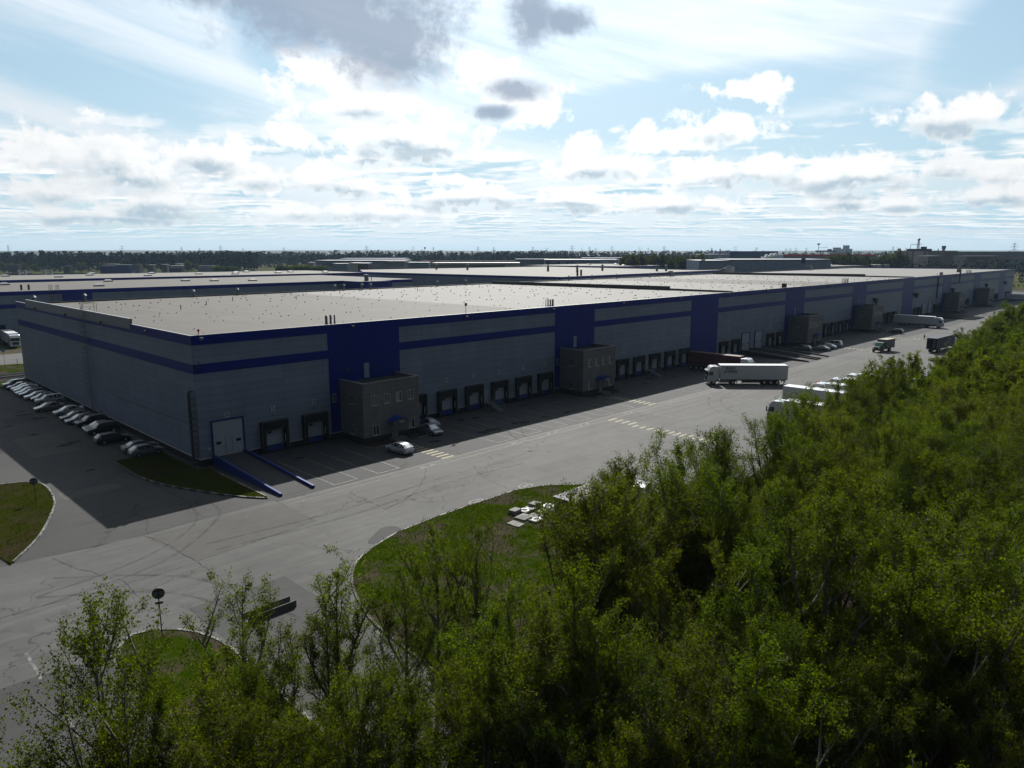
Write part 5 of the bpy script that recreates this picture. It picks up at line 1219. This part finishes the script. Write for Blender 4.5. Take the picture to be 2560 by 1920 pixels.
# ------------------------------------------------------------------ far buildings
def far_b(name, label, px0, px1, ytop, d, depth, wm, roof=None, parts=(), group=None, cat='building', ybot=None):
    """building facing the camera's side of the plain, d metres off; parts are (name, px0, px1, y0, y1, material) on its near face"""
    x, y = at((px0+px1)/2, d); h = zt(ytop, d); w = (px1-px0)/F*d
    T = thing(name, label, cat, (x,y,0), A-R(90), group)
    MB().box(-w/2,0,-.2,w/2,depth,h).build('wall', M[wm], T)
    if roof: MB().box(-w/2-.3,-.3,h,w/2+.3,depth+.3,h+max(.5,.0007*d)).build('roof', M[roof], T)
    for k, (pn, a, b, ya, yb, pm) in enumerate(parts):
        e = .35+.12*k; xa = (a-(px0+px1)/2)/F*d; xb = (b-(px0+px1)/2)/F*d
        MB().box(xa,-e,max(.1,zt(yb,d)),xb,-.02,zt(ya,d)).build(pn, M[pm], T)
    return T
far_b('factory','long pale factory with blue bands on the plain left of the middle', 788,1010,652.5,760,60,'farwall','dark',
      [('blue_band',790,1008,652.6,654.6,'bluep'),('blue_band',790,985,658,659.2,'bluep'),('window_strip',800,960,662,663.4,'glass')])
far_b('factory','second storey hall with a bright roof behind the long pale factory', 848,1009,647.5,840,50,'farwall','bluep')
far_b('house','small white house left of the long pale factory', 771,784,657,735,12,'trim','zinc',[('window',773,775.5,659.5,662,'glass'),('window',779,781.5,659.5,662,'glass')])
far_b('office_building','low glazed office before the long pale factory', 834,868,660,700,16,'farwall','zinc',[('window',836,845,662.5,667,'glass'),('window',847,856,662.5,667,'glass')])
far_b('shed','pale grey box shed before the long pale factory', 876,896,658.5,690,22,'trim','zinc')
far_b('shed','open brown shed beside the pale grey box', 896,921,659,690,22,'rust','zinc',[('opening',898,919,661,666,'dark')])
T = thing('scaffold_frame','unfinished brown building frame with bare columns', 'building frame', (*at(992,735),0), A-R(90)); w = 50/F*735; h = zt(653.5,735); m = MB()
for k in range(12):
    for j in (0, 6, 12): x = -w/2+w*k/11; m.box(x-.25,j-.25,0,x+.25,j+.25,h)
m.build('columns', M['brown'], T)
m = MB()
for z in (h*.33,h*.66,h): m.box(-w/2,-.2,z-.3,w/2,12.2,z)
m.build('floor_slab', M['brown'], T)
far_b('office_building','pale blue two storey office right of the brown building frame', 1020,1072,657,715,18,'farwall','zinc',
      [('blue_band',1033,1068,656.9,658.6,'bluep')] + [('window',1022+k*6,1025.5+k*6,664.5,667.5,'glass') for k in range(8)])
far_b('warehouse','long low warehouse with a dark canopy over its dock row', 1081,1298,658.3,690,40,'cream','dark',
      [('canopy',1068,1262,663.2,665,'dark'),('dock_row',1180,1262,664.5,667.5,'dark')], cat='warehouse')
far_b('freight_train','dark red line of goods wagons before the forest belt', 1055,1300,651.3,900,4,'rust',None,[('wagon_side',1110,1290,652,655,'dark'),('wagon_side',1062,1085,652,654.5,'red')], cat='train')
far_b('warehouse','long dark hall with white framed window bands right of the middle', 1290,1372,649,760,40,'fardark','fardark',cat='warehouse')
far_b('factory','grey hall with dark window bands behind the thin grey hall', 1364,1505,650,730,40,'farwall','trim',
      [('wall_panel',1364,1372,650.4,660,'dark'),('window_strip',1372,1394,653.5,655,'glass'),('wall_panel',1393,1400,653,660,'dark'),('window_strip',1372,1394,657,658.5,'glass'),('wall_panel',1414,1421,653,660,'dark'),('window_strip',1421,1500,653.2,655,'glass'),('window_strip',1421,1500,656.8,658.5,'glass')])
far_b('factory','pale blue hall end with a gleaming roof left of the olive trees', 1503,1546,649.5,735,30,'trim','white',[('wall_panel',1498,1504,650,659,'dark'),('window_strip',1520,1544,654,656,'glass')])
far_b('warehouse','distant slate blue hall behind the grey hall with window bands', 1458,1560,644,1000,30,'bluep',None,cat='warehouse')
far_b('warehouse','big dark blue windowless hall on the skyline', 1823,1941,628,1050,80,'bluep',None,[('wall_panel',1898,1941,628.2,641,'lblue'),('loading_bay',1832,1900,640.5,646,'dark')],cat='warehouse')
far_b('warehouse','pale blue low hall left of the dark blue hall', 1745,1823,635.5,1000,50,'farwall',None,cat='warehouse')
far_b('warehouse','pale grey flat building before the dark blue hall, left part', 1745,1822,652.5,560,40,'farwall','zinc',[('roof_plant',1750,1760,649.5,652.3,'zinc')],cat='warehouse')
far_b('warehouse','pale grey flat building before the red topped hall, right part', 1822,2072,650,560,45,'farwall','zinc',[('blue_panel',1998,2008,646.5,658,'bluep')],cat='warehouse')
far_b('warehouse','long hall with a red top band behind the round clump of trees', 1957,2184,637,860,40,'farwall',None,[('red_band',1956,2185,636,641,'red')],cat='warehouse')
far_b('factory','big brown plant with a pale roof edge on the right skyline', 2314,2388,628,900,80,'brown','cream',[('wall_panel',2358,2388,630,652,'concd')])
far_b('shed','brown annex shed at the foot of the big plant', 2316,2347,640.5,780,20,'brown','trim')
far_b('factory','very long dark hall stretching to the right edge of the skyline', 2390,2680,630.5,1000,60,'fardark','concd',[('wall_panel',2400,2560,640,648,'brown')])
far_b('factory','low grey brick hall before the very long dark hall', 2412,2500,641,850,25,'brown','brown',[('wall_panel',2414,2470,643,649,'concd')])
far_b('shed','dark shed left of the crane mast on the right', 2260,2312,634,950,20,'fardark',None)
far_b('apartment_block','lower pale apartment tower on the skyline', 2088.5,2100.5,620,3000,30,'concd','brown')
far_b('apartment_block','tall apartment tower with a stepped top, farther right', 2113,2121.5,614.5,3000,28,'concd','brown')
far_b('apartment_block','broad apartment slab below the stepped tower', 2102.5,2129,622,3040,25,'concd',None)
for k, (a, b, yt, d, wm, rf, l) in enumerate(((292,325,663,830,'bluep','zinc','dark blue shed with a pale roof at the left'),(252,292,666,835,'bluep','bluep','low navy shed left of the dark blue one'),
   (265,292,661,900,'brown','cream','tan roofed house behind the navy shed'),(336,350,662,860,'brown','rust','red roofed cottage among the left sheds'),(370,384,663,860,'brown','trim','pale roofed cottage, left of two'),
   (405,418,662,860,'brown','trim','pale roofed cottage, right of two'),(424,455,665.5,850,'dark','trim','dark shed with a row of white doors'),(496,535,665.5,850,'farwall','dark','grey garage row with white doors at the left'),
   (440,454,660,900,'trim','trim','bright white roofed shed behind the garages'),(160,174,666,880,'dark','lblue','small blue roofed hut at the far left'),(22,46,662,900,'concd','dark','grey block behind the tank wagons'))):
    far_b('shed' if k not in (2,3,4,5) else 'cottage', l, a, b, yt, d, 8, wm, rf, [('door_row',a+2,b-2,yt+2.5,yt+5,'trim')] if 'door' in l else (), 'sheds and cottages at the left')
for k, (a, b) in enumerate(((16,32),(32.5,48),(49,64),(65,80))):
    x, y = at((a+b)/2, 800); w = (b-a)/F*800
    T = thing('tank_wagon', ('grey','rust streaked','pale','dark')[k] + ' railway tank wagon in a short string at the left edge', 'railway wagon', (x,y,0), A-R(90), 'tank wagons at the left')
    MB().tube([(-w/2+.3,0,2.6),(w/2-.3,0,2.6)], 1.4,1.4,12).build('tank', M[('zinc','rust','cream','dark')[k]], T); q = MB().box(-w/2,-1.2,.8,w/2,1.2,1.15)
    for xx in (-w*.32,w*.32): q.box(xx-1,-1,0,xx+1,1,.8)
    q.build('underframe', M['dark'], T)
for k, px in enumerate((95,120,150,180,200)):
    x, y = at(px, 790+k*8); T = thing('timber_stack', 'dark low stack of timber among the sheds, %s' % ('leftmost','second','middle','fourth','rightmost')[k] + ' of five', 'timber stack', (x,y,0), A-R(90), 'timber stacks'); m = MB()
    for j in range(4):
        for i in range(5): m.tube([(-7,i*.9-1.8,.5+j*.75),(7,i*.9-1.8,.5+j*.75)], .42, .42, 6)
    m.build('logs', M['dark'], T)
# parked lorry before the factory
x, y = at(912, 672); T = thing('parked_lorry','pale parked lorry far off before the scaffold frame','lorry',(x,y,0),A-R(90)); MB().box(-6,0,1,4,2.5,3.8).build('box_body',M['trim'],T); MB().box(4.2,0,.5,6.5,2.5,3.2).build('cab',M['zinc'],T)
q = MB()
for xx in (-4,-2.5,5): q.tube([(xx,-.05,.5),(xx,2.5,.5)],.5,.5,10)
q.build('wheel', M['tyre'], T)

# masts, pylons, cranes
def lattice(m, w0, w1, h, z0=0, n=7, t=.35):
    lv = [(z0+(h-z0)*k/n, w0+(w1-w0)*k/n) for k in range(n+1)]
    for k, (z, w) in enumerate(lv):
        if k: 
            zp, wp = lv[k-1]
            for a, b in ((-1,-1),(1,-1),(1,1),(-1,1)): m.tube([(a*wp/2,b*wp/2,zp),(a*w/2,b*w/2,z)], t*.5, n=4)
            s = 1 if k % 2 else -1
            m.tube([(-s*wp/2,-wp/2,zp),(s*w/2,-w/2,z)], t*.35, n=4); m.tube([(-s*wp/2,wp/2,zp),(s*w/2,w/2,z)], t*.35, n=4)
def pylon_proto(cross):
    T = bpy.data.objects.new('power_pylon', None); col.objects.link(T); m = MB(); lattice(m, 7, 1.2, 45, t=.38); m.build('tower', M['zinc'], T)
    c = MB()
    for z, l in cross:
        for dz in (0,.8): c.tube([(-l,0,z),(0,0,z+dz),(l,0,z)], .2, n=4)
        for s in (-1,1): c.tube([(s*l,0,z),(s*l,0,z-2.2)], .14, n=4)
    c.build('crossarm', M['zinc'], T); return T
PY = [pylon_proto([(30,7),(36,9),(42,6)]), pylon_proto([(34,8),(40,7)])]
pyl = [(24,613,2300,0),(308,614,2300,0),(456,617,2500,1),(500,619,2700,1),(553,614,2400,1),(609,619,2700,1),(711,618,2300,1),(918,615,1900,0),(1033,616,2400,0),(1084,617,2500,1),(1195,616,2400,0),(1234,617,2500,1),
 (1332,617,2300,0),(1367,618,2500,1),(1430,614,2300,0),(1473,617,2500,1),(1489,618,2700,1),(1529,615,2000,0),(1598,617,2500,1),(1620,619,2800,1),(1659,615,2000,0),(1778,618,2400,1),(1837,616,2200,0),(1890,618,2500,1),(1964,620,2700,1),(1974,620,2900,1),(1988,619,2500,1),(2014,619,2600,1),(2230,616,2300,1),(2262,619,2700,1),(2531,607,1700,0)]
for k, (px, yt, d, t) in enumerate(pyl):
    p = PY[t]; o = p if p not in used else copy_tree(p); used.add(p); x, y = at(px, d); s = zt(yt, d)/45
    o.location = (x,y,0); o.scale = (s,s,s); o.rotation_euler = (0,0,A-R(90)+R(rnd.uniform(-25,25)))
    l = {24:'lattice pylon alone at the far left of the skyline',308:'lattice pylon second from the left on the skyline',918:'dark broad pylon left of the middle of the skyline',2531:'tall pylon near the right edge of the skyline'}.get(px, 'slim power pylon far off on the skyline')
    tag(o, l, 'pylon', 'power pylons on the skyline')
def mast(px, yt, d, label, name='floodlight_mast', r=1.0, head=True, cat='mast'):
    x, y = at(px, d); h = zt(yt, d); T = thing(name, label, cat, (x,y,0), A-R(90)); MB().tube([(0,0,0),(0,0,h)], r, r*.5, 6).build('shaft', M['zinc'], T)
    if head: MB().ring([[(-2.4*r,-1.2*r,h-1.5),(2.4*r,-1.2*r,h-1.5),(2.4*r,1.2*r,h-1.5),(-2.4*r,1.2*r,h-1.5)],[(-3.4*r,-1.5*r,h+1.5),(3.4*r,-1.5*r,h+1.5),(3.4*r,1.5*r,h+1.5),(-3.4*r,1.5*r,h+1.5)]]).build('lamp_head', M['dark'], T)
mast(1063,620,1500,'slim mast with a small head left of the middle of the skyline',r=.6)
mast(2043,610.5,1500,'floodlight mast with a wide head left of the gantry crane',r=.8)
mast(1778,619,1800,'short bare mast on the green rise',r=.6,head=False)
mast(2341,621.5,1300,'short dark stack left of the leaning tower','factory_chimney',1.6,False,'chimney')
# tall mast + gantry crane on the right
x, y = at(2289, 900); T = thing('floodlight_mast','tall lattice floodlight mast rising above the red crane','mast',(x,y,0),A-R(90)); m = MB(); lattice(m,3.4,1.4,zt(599.5,900),n=10,t=.5); m.build('shaft',M['zinc'],T); h = zt(599.5,900); MB().tube([(0,0,h-.5),(0,0,h+.8)],1.2,2.0,10).tube([(0,0,h+.8),(0,0,h+1.8)],2.0,1.0,10).build('lamp_head',M['zinc'],T)
def gantry(px, yt, d, span, label, mm):
    x, y = at(px, d); h = zt(yt, d); T = thing('gantry_crane', label, 'crane', (x,y,0), A-R(90)); m = MB().box(-span*.62,-.8,h-3,span*.62,.8,h); m.build('girder', M[mm], T)
    l = MB()
    for s in (-1,1): l.ring([[(s*span*.36-.8,-4,0),(s*span*.36+.8,-4,0),(s*span*.36+.8,-3,0),(s*span*.36-.8,-3,0)],[(s*span*.3-.8,-.6,h-3),(s*span*.3+.8,-.6,h-3),(s*span*.3+.8,.4,h-3),(s*span*.3-.8,.4,h-3)]]); l.ring([[(s*span*.36-.8,4,0),(s*span*.36+.8,4,0),(s*span*.36+.8,3,0),(s*span*.36-.8,3,0)],[(s*span*.3-.8,.6,h-3),(s*span*.3+.8,.6,h-3),(s*span*.3+.8,-.4,h-3),(s*span*.3-.8,-.4,h-3)]])
    l.build('leg', M[mm], T); MB().box(span*.1,-1.6,h,span*.34,1.6,h+2.6).build('trolley', M['dark'], T); t = MB().tube([(-span*.45,0,h),(-span*.45,0,h+5),(span*.1,0,h+5.6)], .3, n=4); t.build('jib', M[mm], T)
gantry(2292,622,890,24,'red gantry crane under the tall floodlight mast','rust'); gantry(2062,626,1500,34,'dark gantry crane on the skyline before the apartment towers','dark')
x, y = at(2354, 1250); T = thing('leaning_tower','dark headed tower structure behind the big brown plant','tower',(x,y,0),A-R(90)); h = zt(614.5,1250); MB().ring([[(-5,-2,0),(2,-2,0),(2,2,0),(-5,2,0)],[(-1.5,-1.6,h-5),(1.8,-1.6,h-5),(1.8,1.6,h-5),(-1.5,1.6,h-5)]]).build('shaft',M['brown'],T); MB().box(-2.2,-2,h-5,2.8,2,h).build('head',M['dark'],T)
x, y = at(1460, 1500); T = thing('mobile_crane','slanted crane boom above the forest belt','crane',(x,y,0),A-R(90)); h = zt(619,1500); MB().tube([(10,0,3),(-7,0,h)],.7,.35,4).build('boom',M['yellow'],T); MB().box(5,-2,0,16,2,4).build('carrier',M['dark'],T)
x, y = at(1797, 800); T = thing('factory_chimney','red and white banded chimney before the green rise','chimney',(x,y,0),0); h = zt(622,800); n = 8
for k in range(n): MB().tube([(0,0,h*k/n),(0,0,h*(k+1)/n)], 1.0-.05*k, .95-.05*k, 10).build('white_band' if k % 2 else 'red_band', M['trim' if k % 2 else 'red'], T)
g = np.random.default_rng(4); x, y = at(1916, 800); T = thing('steam_plume','bright white steam plume before the dark blue hall','steam',(x,y,zt(646,800)),A-R(90)); m = MB()
for k in range(9):
    a = k/8; c = Vector((-6+a*13+g.normal(0,.6), g.normal(0,1), a*4+g.normal(0,.6))); r = 1.1+1.3*math.sin(a*2.6)
    for j in range(5):
        t0, t1 = math.pi*j/5-math.pi/2, math.pi*(j+1)/5-math.pi/2
        m.tube([c+Vector((0,0,r*math.sin(t0))), c+Vector((0,0,r*math.sin(t1)))], max(.05,r*math.cos(t0)), max(.05,r*math.cos(t1)), 9)
m.build('puff', M['smoke'], T, smooth=True)
for o in NEAR + FAR + THIN + MID + PY:
    if o not in used:
        for c in list(o.children): bpy.data.objects.remove(c)
        bpy.data.objects.remove(o)

# ------------------------------------------------------------------ air
hz = MB().box(-7200,-7200,-1.2,7200,7200,120).build('haze', None); hz['kind'] = 'stuff'; hz['label'] = 'thin bluish haze over the plain'
hm = bpy.data.materials.new('haze'); hm.use_nodes = True; nt = hm.node_tree; nt.nodes.remove(nt.nodes['Principled BSDF'])
pv = nt.nodes.new('ShaderNodeVolumePrincipled'); pv.inputs['Color'].default_value = (.52,.74,1,1); pv.inputs['Density'].default_value = 4.0e-5; pv.inputs['Anisotropy'].default_value = 0
nt.links.new(pv.outputs[0], nt.nodes['Material Output'].inputs['Volume']); hz.data.materials.append(hm)

# ------------------------------------------------------------------ sky and sun
EXPO = 1.2; SKYK = 2**-EXPO
SUN_EL, SUN_AZ = 39.0, 43.2                      # azimuth from +X towards +Y
SD = Vector((math.cos(R(SUN_EL))*math.cos(R(SUN_AZ)), math.cos(R(SUN_EL))*math.sin(R(SUN_AZ)), math.sin(R(SUN_EL))))
w = bpy.data.worlds.new('World'); sc.world = w; w.use_nodes = True; t = NT(w.node_tree)
bg = w.node_tree.nodes['Background']; bg.inputs['Strength'].default_value = .10
sky = t.n('ShaderNodeTexSky', sky_type='NISHITA'); sky.sun_disc = False; sky.sun_elevation = R(SUN_EL); sky.sun_rotation = R(90-SUN_AZ)
sky.air_density = 1.0; sky.dust_density = .6; sky.ozone_density = 1.5
dv = t.n('ShaderNodeTexCoord').outputs['Generated']; dx, dy, dz = t.sep(dv)
fwd = t.m('ADD', t.m('MULTIPLY', dx, FW[0]), t.m('MULTIPLY', dy, FW[1])); rgt = t.m('ADD', t.m('MULTIPLY', dx, RT[0]), t.m('MULTIPLY', dy, RT[1]))
s_ = t.m('ARCTAN2', rgt, fwd); e_ = t.m('ARCSINE', t.m('MINIMUM', t.m('MAXIMUM', dz, -1.0), 1.0))
g_ = t.v('DOT_PRODUCT', dv, tuple(SD))
p_ = t.comb(s_, e_)
def angles(px, py):
    x = (px-CX)/F; y = -(py-CY)/F; f = math.cos(P)+y*math.sin(P); u = y*math.cos(P)-math.sin(P)
    return math.atan2(x, f), math.atan2(u, math.hypot(x, f))
# relief fields shared by all clouds
wn = t.n('ShaderNodeTexNoise', noise_dimensions='2D'); t.put(wn.inputs['Vector'], p_); wn.inputs['Scale'].default_value = 7; wn.inputs['Detail'].default_value = 5; wn.inputs['Roughness'].default_value = .6
pw = t.v('ADD', p_, t.v('MULTIPLY', t.v('SUBTRACT', wn.outputs[1], (.5,.5,.5)), (.06,.045,0)))
vo = t.n('ShaderNodeTexVoronoi', feature='F1', voronoi_dimensions='2D'); t.put(vo.inputs['Vector'], t.v('MULTIPLY', pw, (1,1.25,1))); vo.inputs['Scale'].default_value = 17; vo.inputs['Detail'].default_value = 2; vo.inputs['Roughness'].default_value = .55
fb = t.noise(p_, 22, 6, .62, 0, '2D'); lump = t.m('ADD', t.m('MULTIPLY_ADD', vo.outputs['Distance'], -1.3, .55), t.m('MULTIPLY_ADD', fb, 1.5, -.75))
fine = t.noise(pw, 60, 4, .62, 0, '2D')
# cirrus veil with blue gaps
q = t.comb(t.m('ADD', t.m('MULTIPLY', s_, 1.0), t.m('MULTIPLY', e_, 1.7)), t.m('ADD', t.m('MULTIPLY', e_, 5.5), t.m('MULTIPLY', s_, 1.15)), 3.7)
ci = t.m('ADD', t.m('MULTIPLY', t.noise(q, 1.5, 5, .55, .6, '2D'), .7), t.m('MULTIPLY', t.noise(q, 6, 4, .6, .4, '2D'), .3))
def blob(px, py, rx, ry, rot=0):
    s0, e0 = angles(px, py); d = t.v('SUBTRACT', p_, (s0, e0, 0))
    if rot:
        x, y, _ = t.sep(d); c, n = math.cos(R(rot)), math.sin(R(rot)); d = t.comb(t.m('ADD', t.m('MULTIPLY', x, c), t.m('MULTIPLY', y, n)), t.m('SUBTRACT', t.m('MULTIPLY', y, c), t.m('MULTIPLY', x, n)))
    k = .92/F
    return t.m('SUBTRACT', 1.0, t.v('LENGTH', t.v('MULTIPLY', d, (1/(rx*k), 1/(ry*k), 0))))
def mx(l):
    o = l[0]
    for x in l[1:]: o = t.m('MAXIMUM', o, x)
    return o
gap = mx([blob(310,215,640,120,-14), blob(690,95,150,110,-40), blob(1700,270,620,90,6), blob(2540,60,240,120,30), blob(300,560,500,60,0), blob(2250,330,520,80,0)])
ci = t.m('SUBTRACT', ci, t.m('MULTIPLY', t.m('MAXIMUM', gap, 0), .46))
veil = t.m('MULTIPLY_ADD', t.step(ci, .22, .58), .80, .16)
near = t.step(g_, .60, .99)                        # how close to the sun's direction
lit = t.m('MULTIPLY_ADD', t.step(g_, -.25, .72), .69, .05)
def grey3(v, k=(1,1,1)): return t.comb(t.m('MULTIPLY', v, k[0]), t.m('MULTIPLY', v, k[1]), t.m('MULTIPLY', v, k[2]))
SC = 10.0
blue = t.mix(t.step(e_, .0, .45), (SC*.46,SC*.72,SC*.85,1), (SC*.17,SC*.43,SC*.66,1))
blue = t.mix(1.0, blue, grey3(t.m('MULTIPLY_ADD', lit, 1.25, .05)), 'MULTIPLY')
c = t.mix(.75, sky.outputs[0], blue)
c = t.mix(veil, c, grey3(t.m('MULTIPLY', t.m('MULTIPLY_ADD', near, .30, lit), SC*1.02), (.90,.985,1.06)))
# rows of small cumulus shrinking towards the horizon (flat cloud deck seen in perspective)
iz = t.m('DIVIDE', 1.0, t.m('ADD', t.m('MAXIMUM', dz, 0.0), .028)); dk = t.comb(t.m('MULTIPLY', rgt, iz), t.m('MULTIPLY', fwd, iz), 0)
n1 = t.noise(dk, .62, 7, .58, 0, '2D'); n2 = t.noise(t.v('ADD', dk, (0.0,-.30,0)), .62, 4, .58, 0, '2D')
row = t.m('SUBTRACT', 1.0, t.step(e_, .10, .19)); row = t.m('MULTIPLY', row, t.step(e_, .002, .022))
cov = t.m('ADD', n1, t.m('MULTIPLY_ADD', lump, .10, .0))
ra = t.m('MULTIPLY', t.m('MULTIPLY', t.step(cov, .38, .49), row), .95)
rsh = t.step(t.m('SUBTRACT', n2, n1), -.10, .07)
rcol = t.mix(rsh, (SC*1.14,SC*1.15,SC*1.14,1), (SC*.50,SC*.74,SC*.88,1))
rcol = t.mix(1.0, rcol, grey3(t.m('MULTIPLY_ADD', lit, 1.15, .05)), 'MULTIPLY')
c = t.mix(ra, c, rcol)
# the single big clouds: centre, half width, half height, how dark the belly is
CL = [(210,385,230,85,.35),(90,340,90,55,.2),(330,430,260,70,.4),(120,480,200,50,.35),(520,390,150,70,.5),(640,440,130,55,.4),(420,505,170,55,.6),(790,450,150,55,.5),(880,470,110,45,.5),(1000,340,240,75,.5),(1080,365,170,55,.9),(740,345,90,40,.1),(930,395,110,40,.8),
 (1130,450,70,30,.3),(1180,490,240,52,.75),(1420,500,170,48,.8),(1500,420,190,62,.7),(1470,375,90,50,.1),(1640,350,160,45,.15),(1800,320,160,62,.35),(1850,435,260,58,.65),(2130,440,330,62,.6),(2360,420,130,50,.4),(2370,300,190,60,.6),(1870,225,130,42,0),(2480,430,110,45,.3),(2480,490,190,42,.5),(1690,510,210,38,.6),(2100,505,130,36,.5),(2250,510,110,30,.5),(280,540,420,36,.6),(900,530,420,40,.5),
 (840,185,190,70,.15),(900,260,260,60,.4),(1250,220,170,70,.1),(1340,290,110,50,.1),(1180,170,60,40,0)]
body = mx([blob(a,b,rx*1.2,ry*1.16) for a,b,rx,ry,_ in CL])
belly = mx([t.m('MULTIPLY', t.m('MAXIMUM', blob(a,b+ry*.5,rx*.92,ry*.62), 0.0), k) for a,b,rx,ry,k in CL if k > .05])
dens = t.m('ADD', t.m('MULTIPLY_ADD', body, 1.0, -.08), t.m('MULTIPLY_ADD', lump, .46, t.m('MULTIPLY_ADD', fine, .9, -.45)))
al = t.step(dens, -.08, .36)
relief = t.m('ADD', t.m('MULTIPLY_ADD', fb, -2.0, 1.0), t.m('MULTIPLY_ADD', fine, -1.2, .6))
shd = t.step(t.m('ADD', t.m('MULTIPLY', belly, 2.3), t.m('MULTIPLY', relief, .38)), .16, .95)
shd = t.m('ADD', t.m('MULTIPLY', shd, .85), t.m('MULTIPLY', t.m('MAXIMUM', t.m('ADD', relief, .10), 0.0), .34), clamp=True)
edge = t.m('SUBTRACT', 1.0, t.step(dens, .12, .55)); shd = t.m('MULTIPLY', shd, t.m('MULTIPLY_ADD', edge, -.6, 1.0))
ccol = t.mix(shd, grey3(t.m('MULTIPLY', t.m('MULTIPLY_ADD', near, .35, t.m('MULTIPLY', lit, 1.20)), SC), (1,1,1)), grey3(t.m('MULTIPLY', lit, SC*.80), (.62,.84,1.0)))
c = t.mix(t.m('MULTIPLY', al, .93), c, ccol)
# glare of the veiled sun just above the frame, then the dark wisps in front of it
gl = t.m('POWER', t.m('MAXIMUM', g_, 0.0), 11.0); gl2 = t.m('POWER', t.m('MAXIMUM', g_, 0.0), 70.0)
c = t.mix(1.0, c, grey3(t.m('MULTIPLY_ADD', gl, SC*.55, t.m('MULTIPLY', gl2, SC*1.6)), (1,1,.98)), 'ADD')
DK = [(830,10,300,110),(960,85,170,125),(660,-30,260,70),(1000,150,70,40),(1335,40,70,62),(1410,50,70,34),(1280,222,88,30),(1235,280,64,20)]
dkd = t.m('ADD', mx([blob(a,b,rx*1.5,ry*1.5) for a,b,rx,ry in DK]), t.m('ADD', t.m('MULTIPLY', lump, .20), t.m('MULTIPLY_ADD', fine, .55, -.30)))
c = t.mix(t.m('MULTIPLY', t.step(dkd, -.08, .62), .88), c, (SC*.34,SC*.42,SC*.54,1))
# haze towards the horizon
hzf = t.m('POWER', 2.718, t.m('MULTIPLY', t.m('MAXIMUM', e_, 0.0), -48.0))
c = t.mix(t.m('MULTIPLY', hzf, .85), c, grey3(t.m('MULTIPLY', lit, SC), (.72,.92,1.02)))
c = t.mix(1.0, c, (SKYK,SKYK,SKYK,1), 'MULTIPLY')
w.node_tree.links.new(c, bg.inputs['Color'])
w.cycles.sampling_method = 'MANUAL'; w.cycles.sample_map_resolution = 512

sl = bpy.data.lights.new('sun', 'SUN'); sl.energy = 4.6; sl.angle = R(.53); sl.color = (1,.965,.90)
so = bpy.data.objects.new('sun', sl); col.objects.link(so); so.rotation_euler = SD.to_track_quat('Z','Y').to_euler(); so.location = (0,0,300)

# ------------------------------------------------------------------ camera
cd = bpy.data.cameras.new('camera'); cam = bpy.data.objects.new('camera', cd); col.objects.link(cam); sc.camera = cam
cd.sensor_width = 36; cd.lens = 36*F/2560; cd.clip_start = .5; cd.clip_end = 40000
cam.location = (CAM[0], CAM[1], CAMH); look = Vector((FW[0]*math.cos(P), FW[1]*math.cos(P), -math.sin(P))); cam.rotation_euler = look.to_track_quat('-Z','Y').to_euler()
sc.view_settings.view_transform = 'Standard'; sc.view_settings.look = 'None'; sc.view_settings.exposure = EXPO; sc.view_settings.gamma = 1
sc.render.resolution_x, sc.render.resolution_y = 1024, 768
sc.cycles.max_bounces = 6; sc.cycles.diffuse_bounces = 3; sc.cycles.transmission_bounces = 3; sc.cycles.volume_bounces = 1
sc.cycles.use_denoising = True
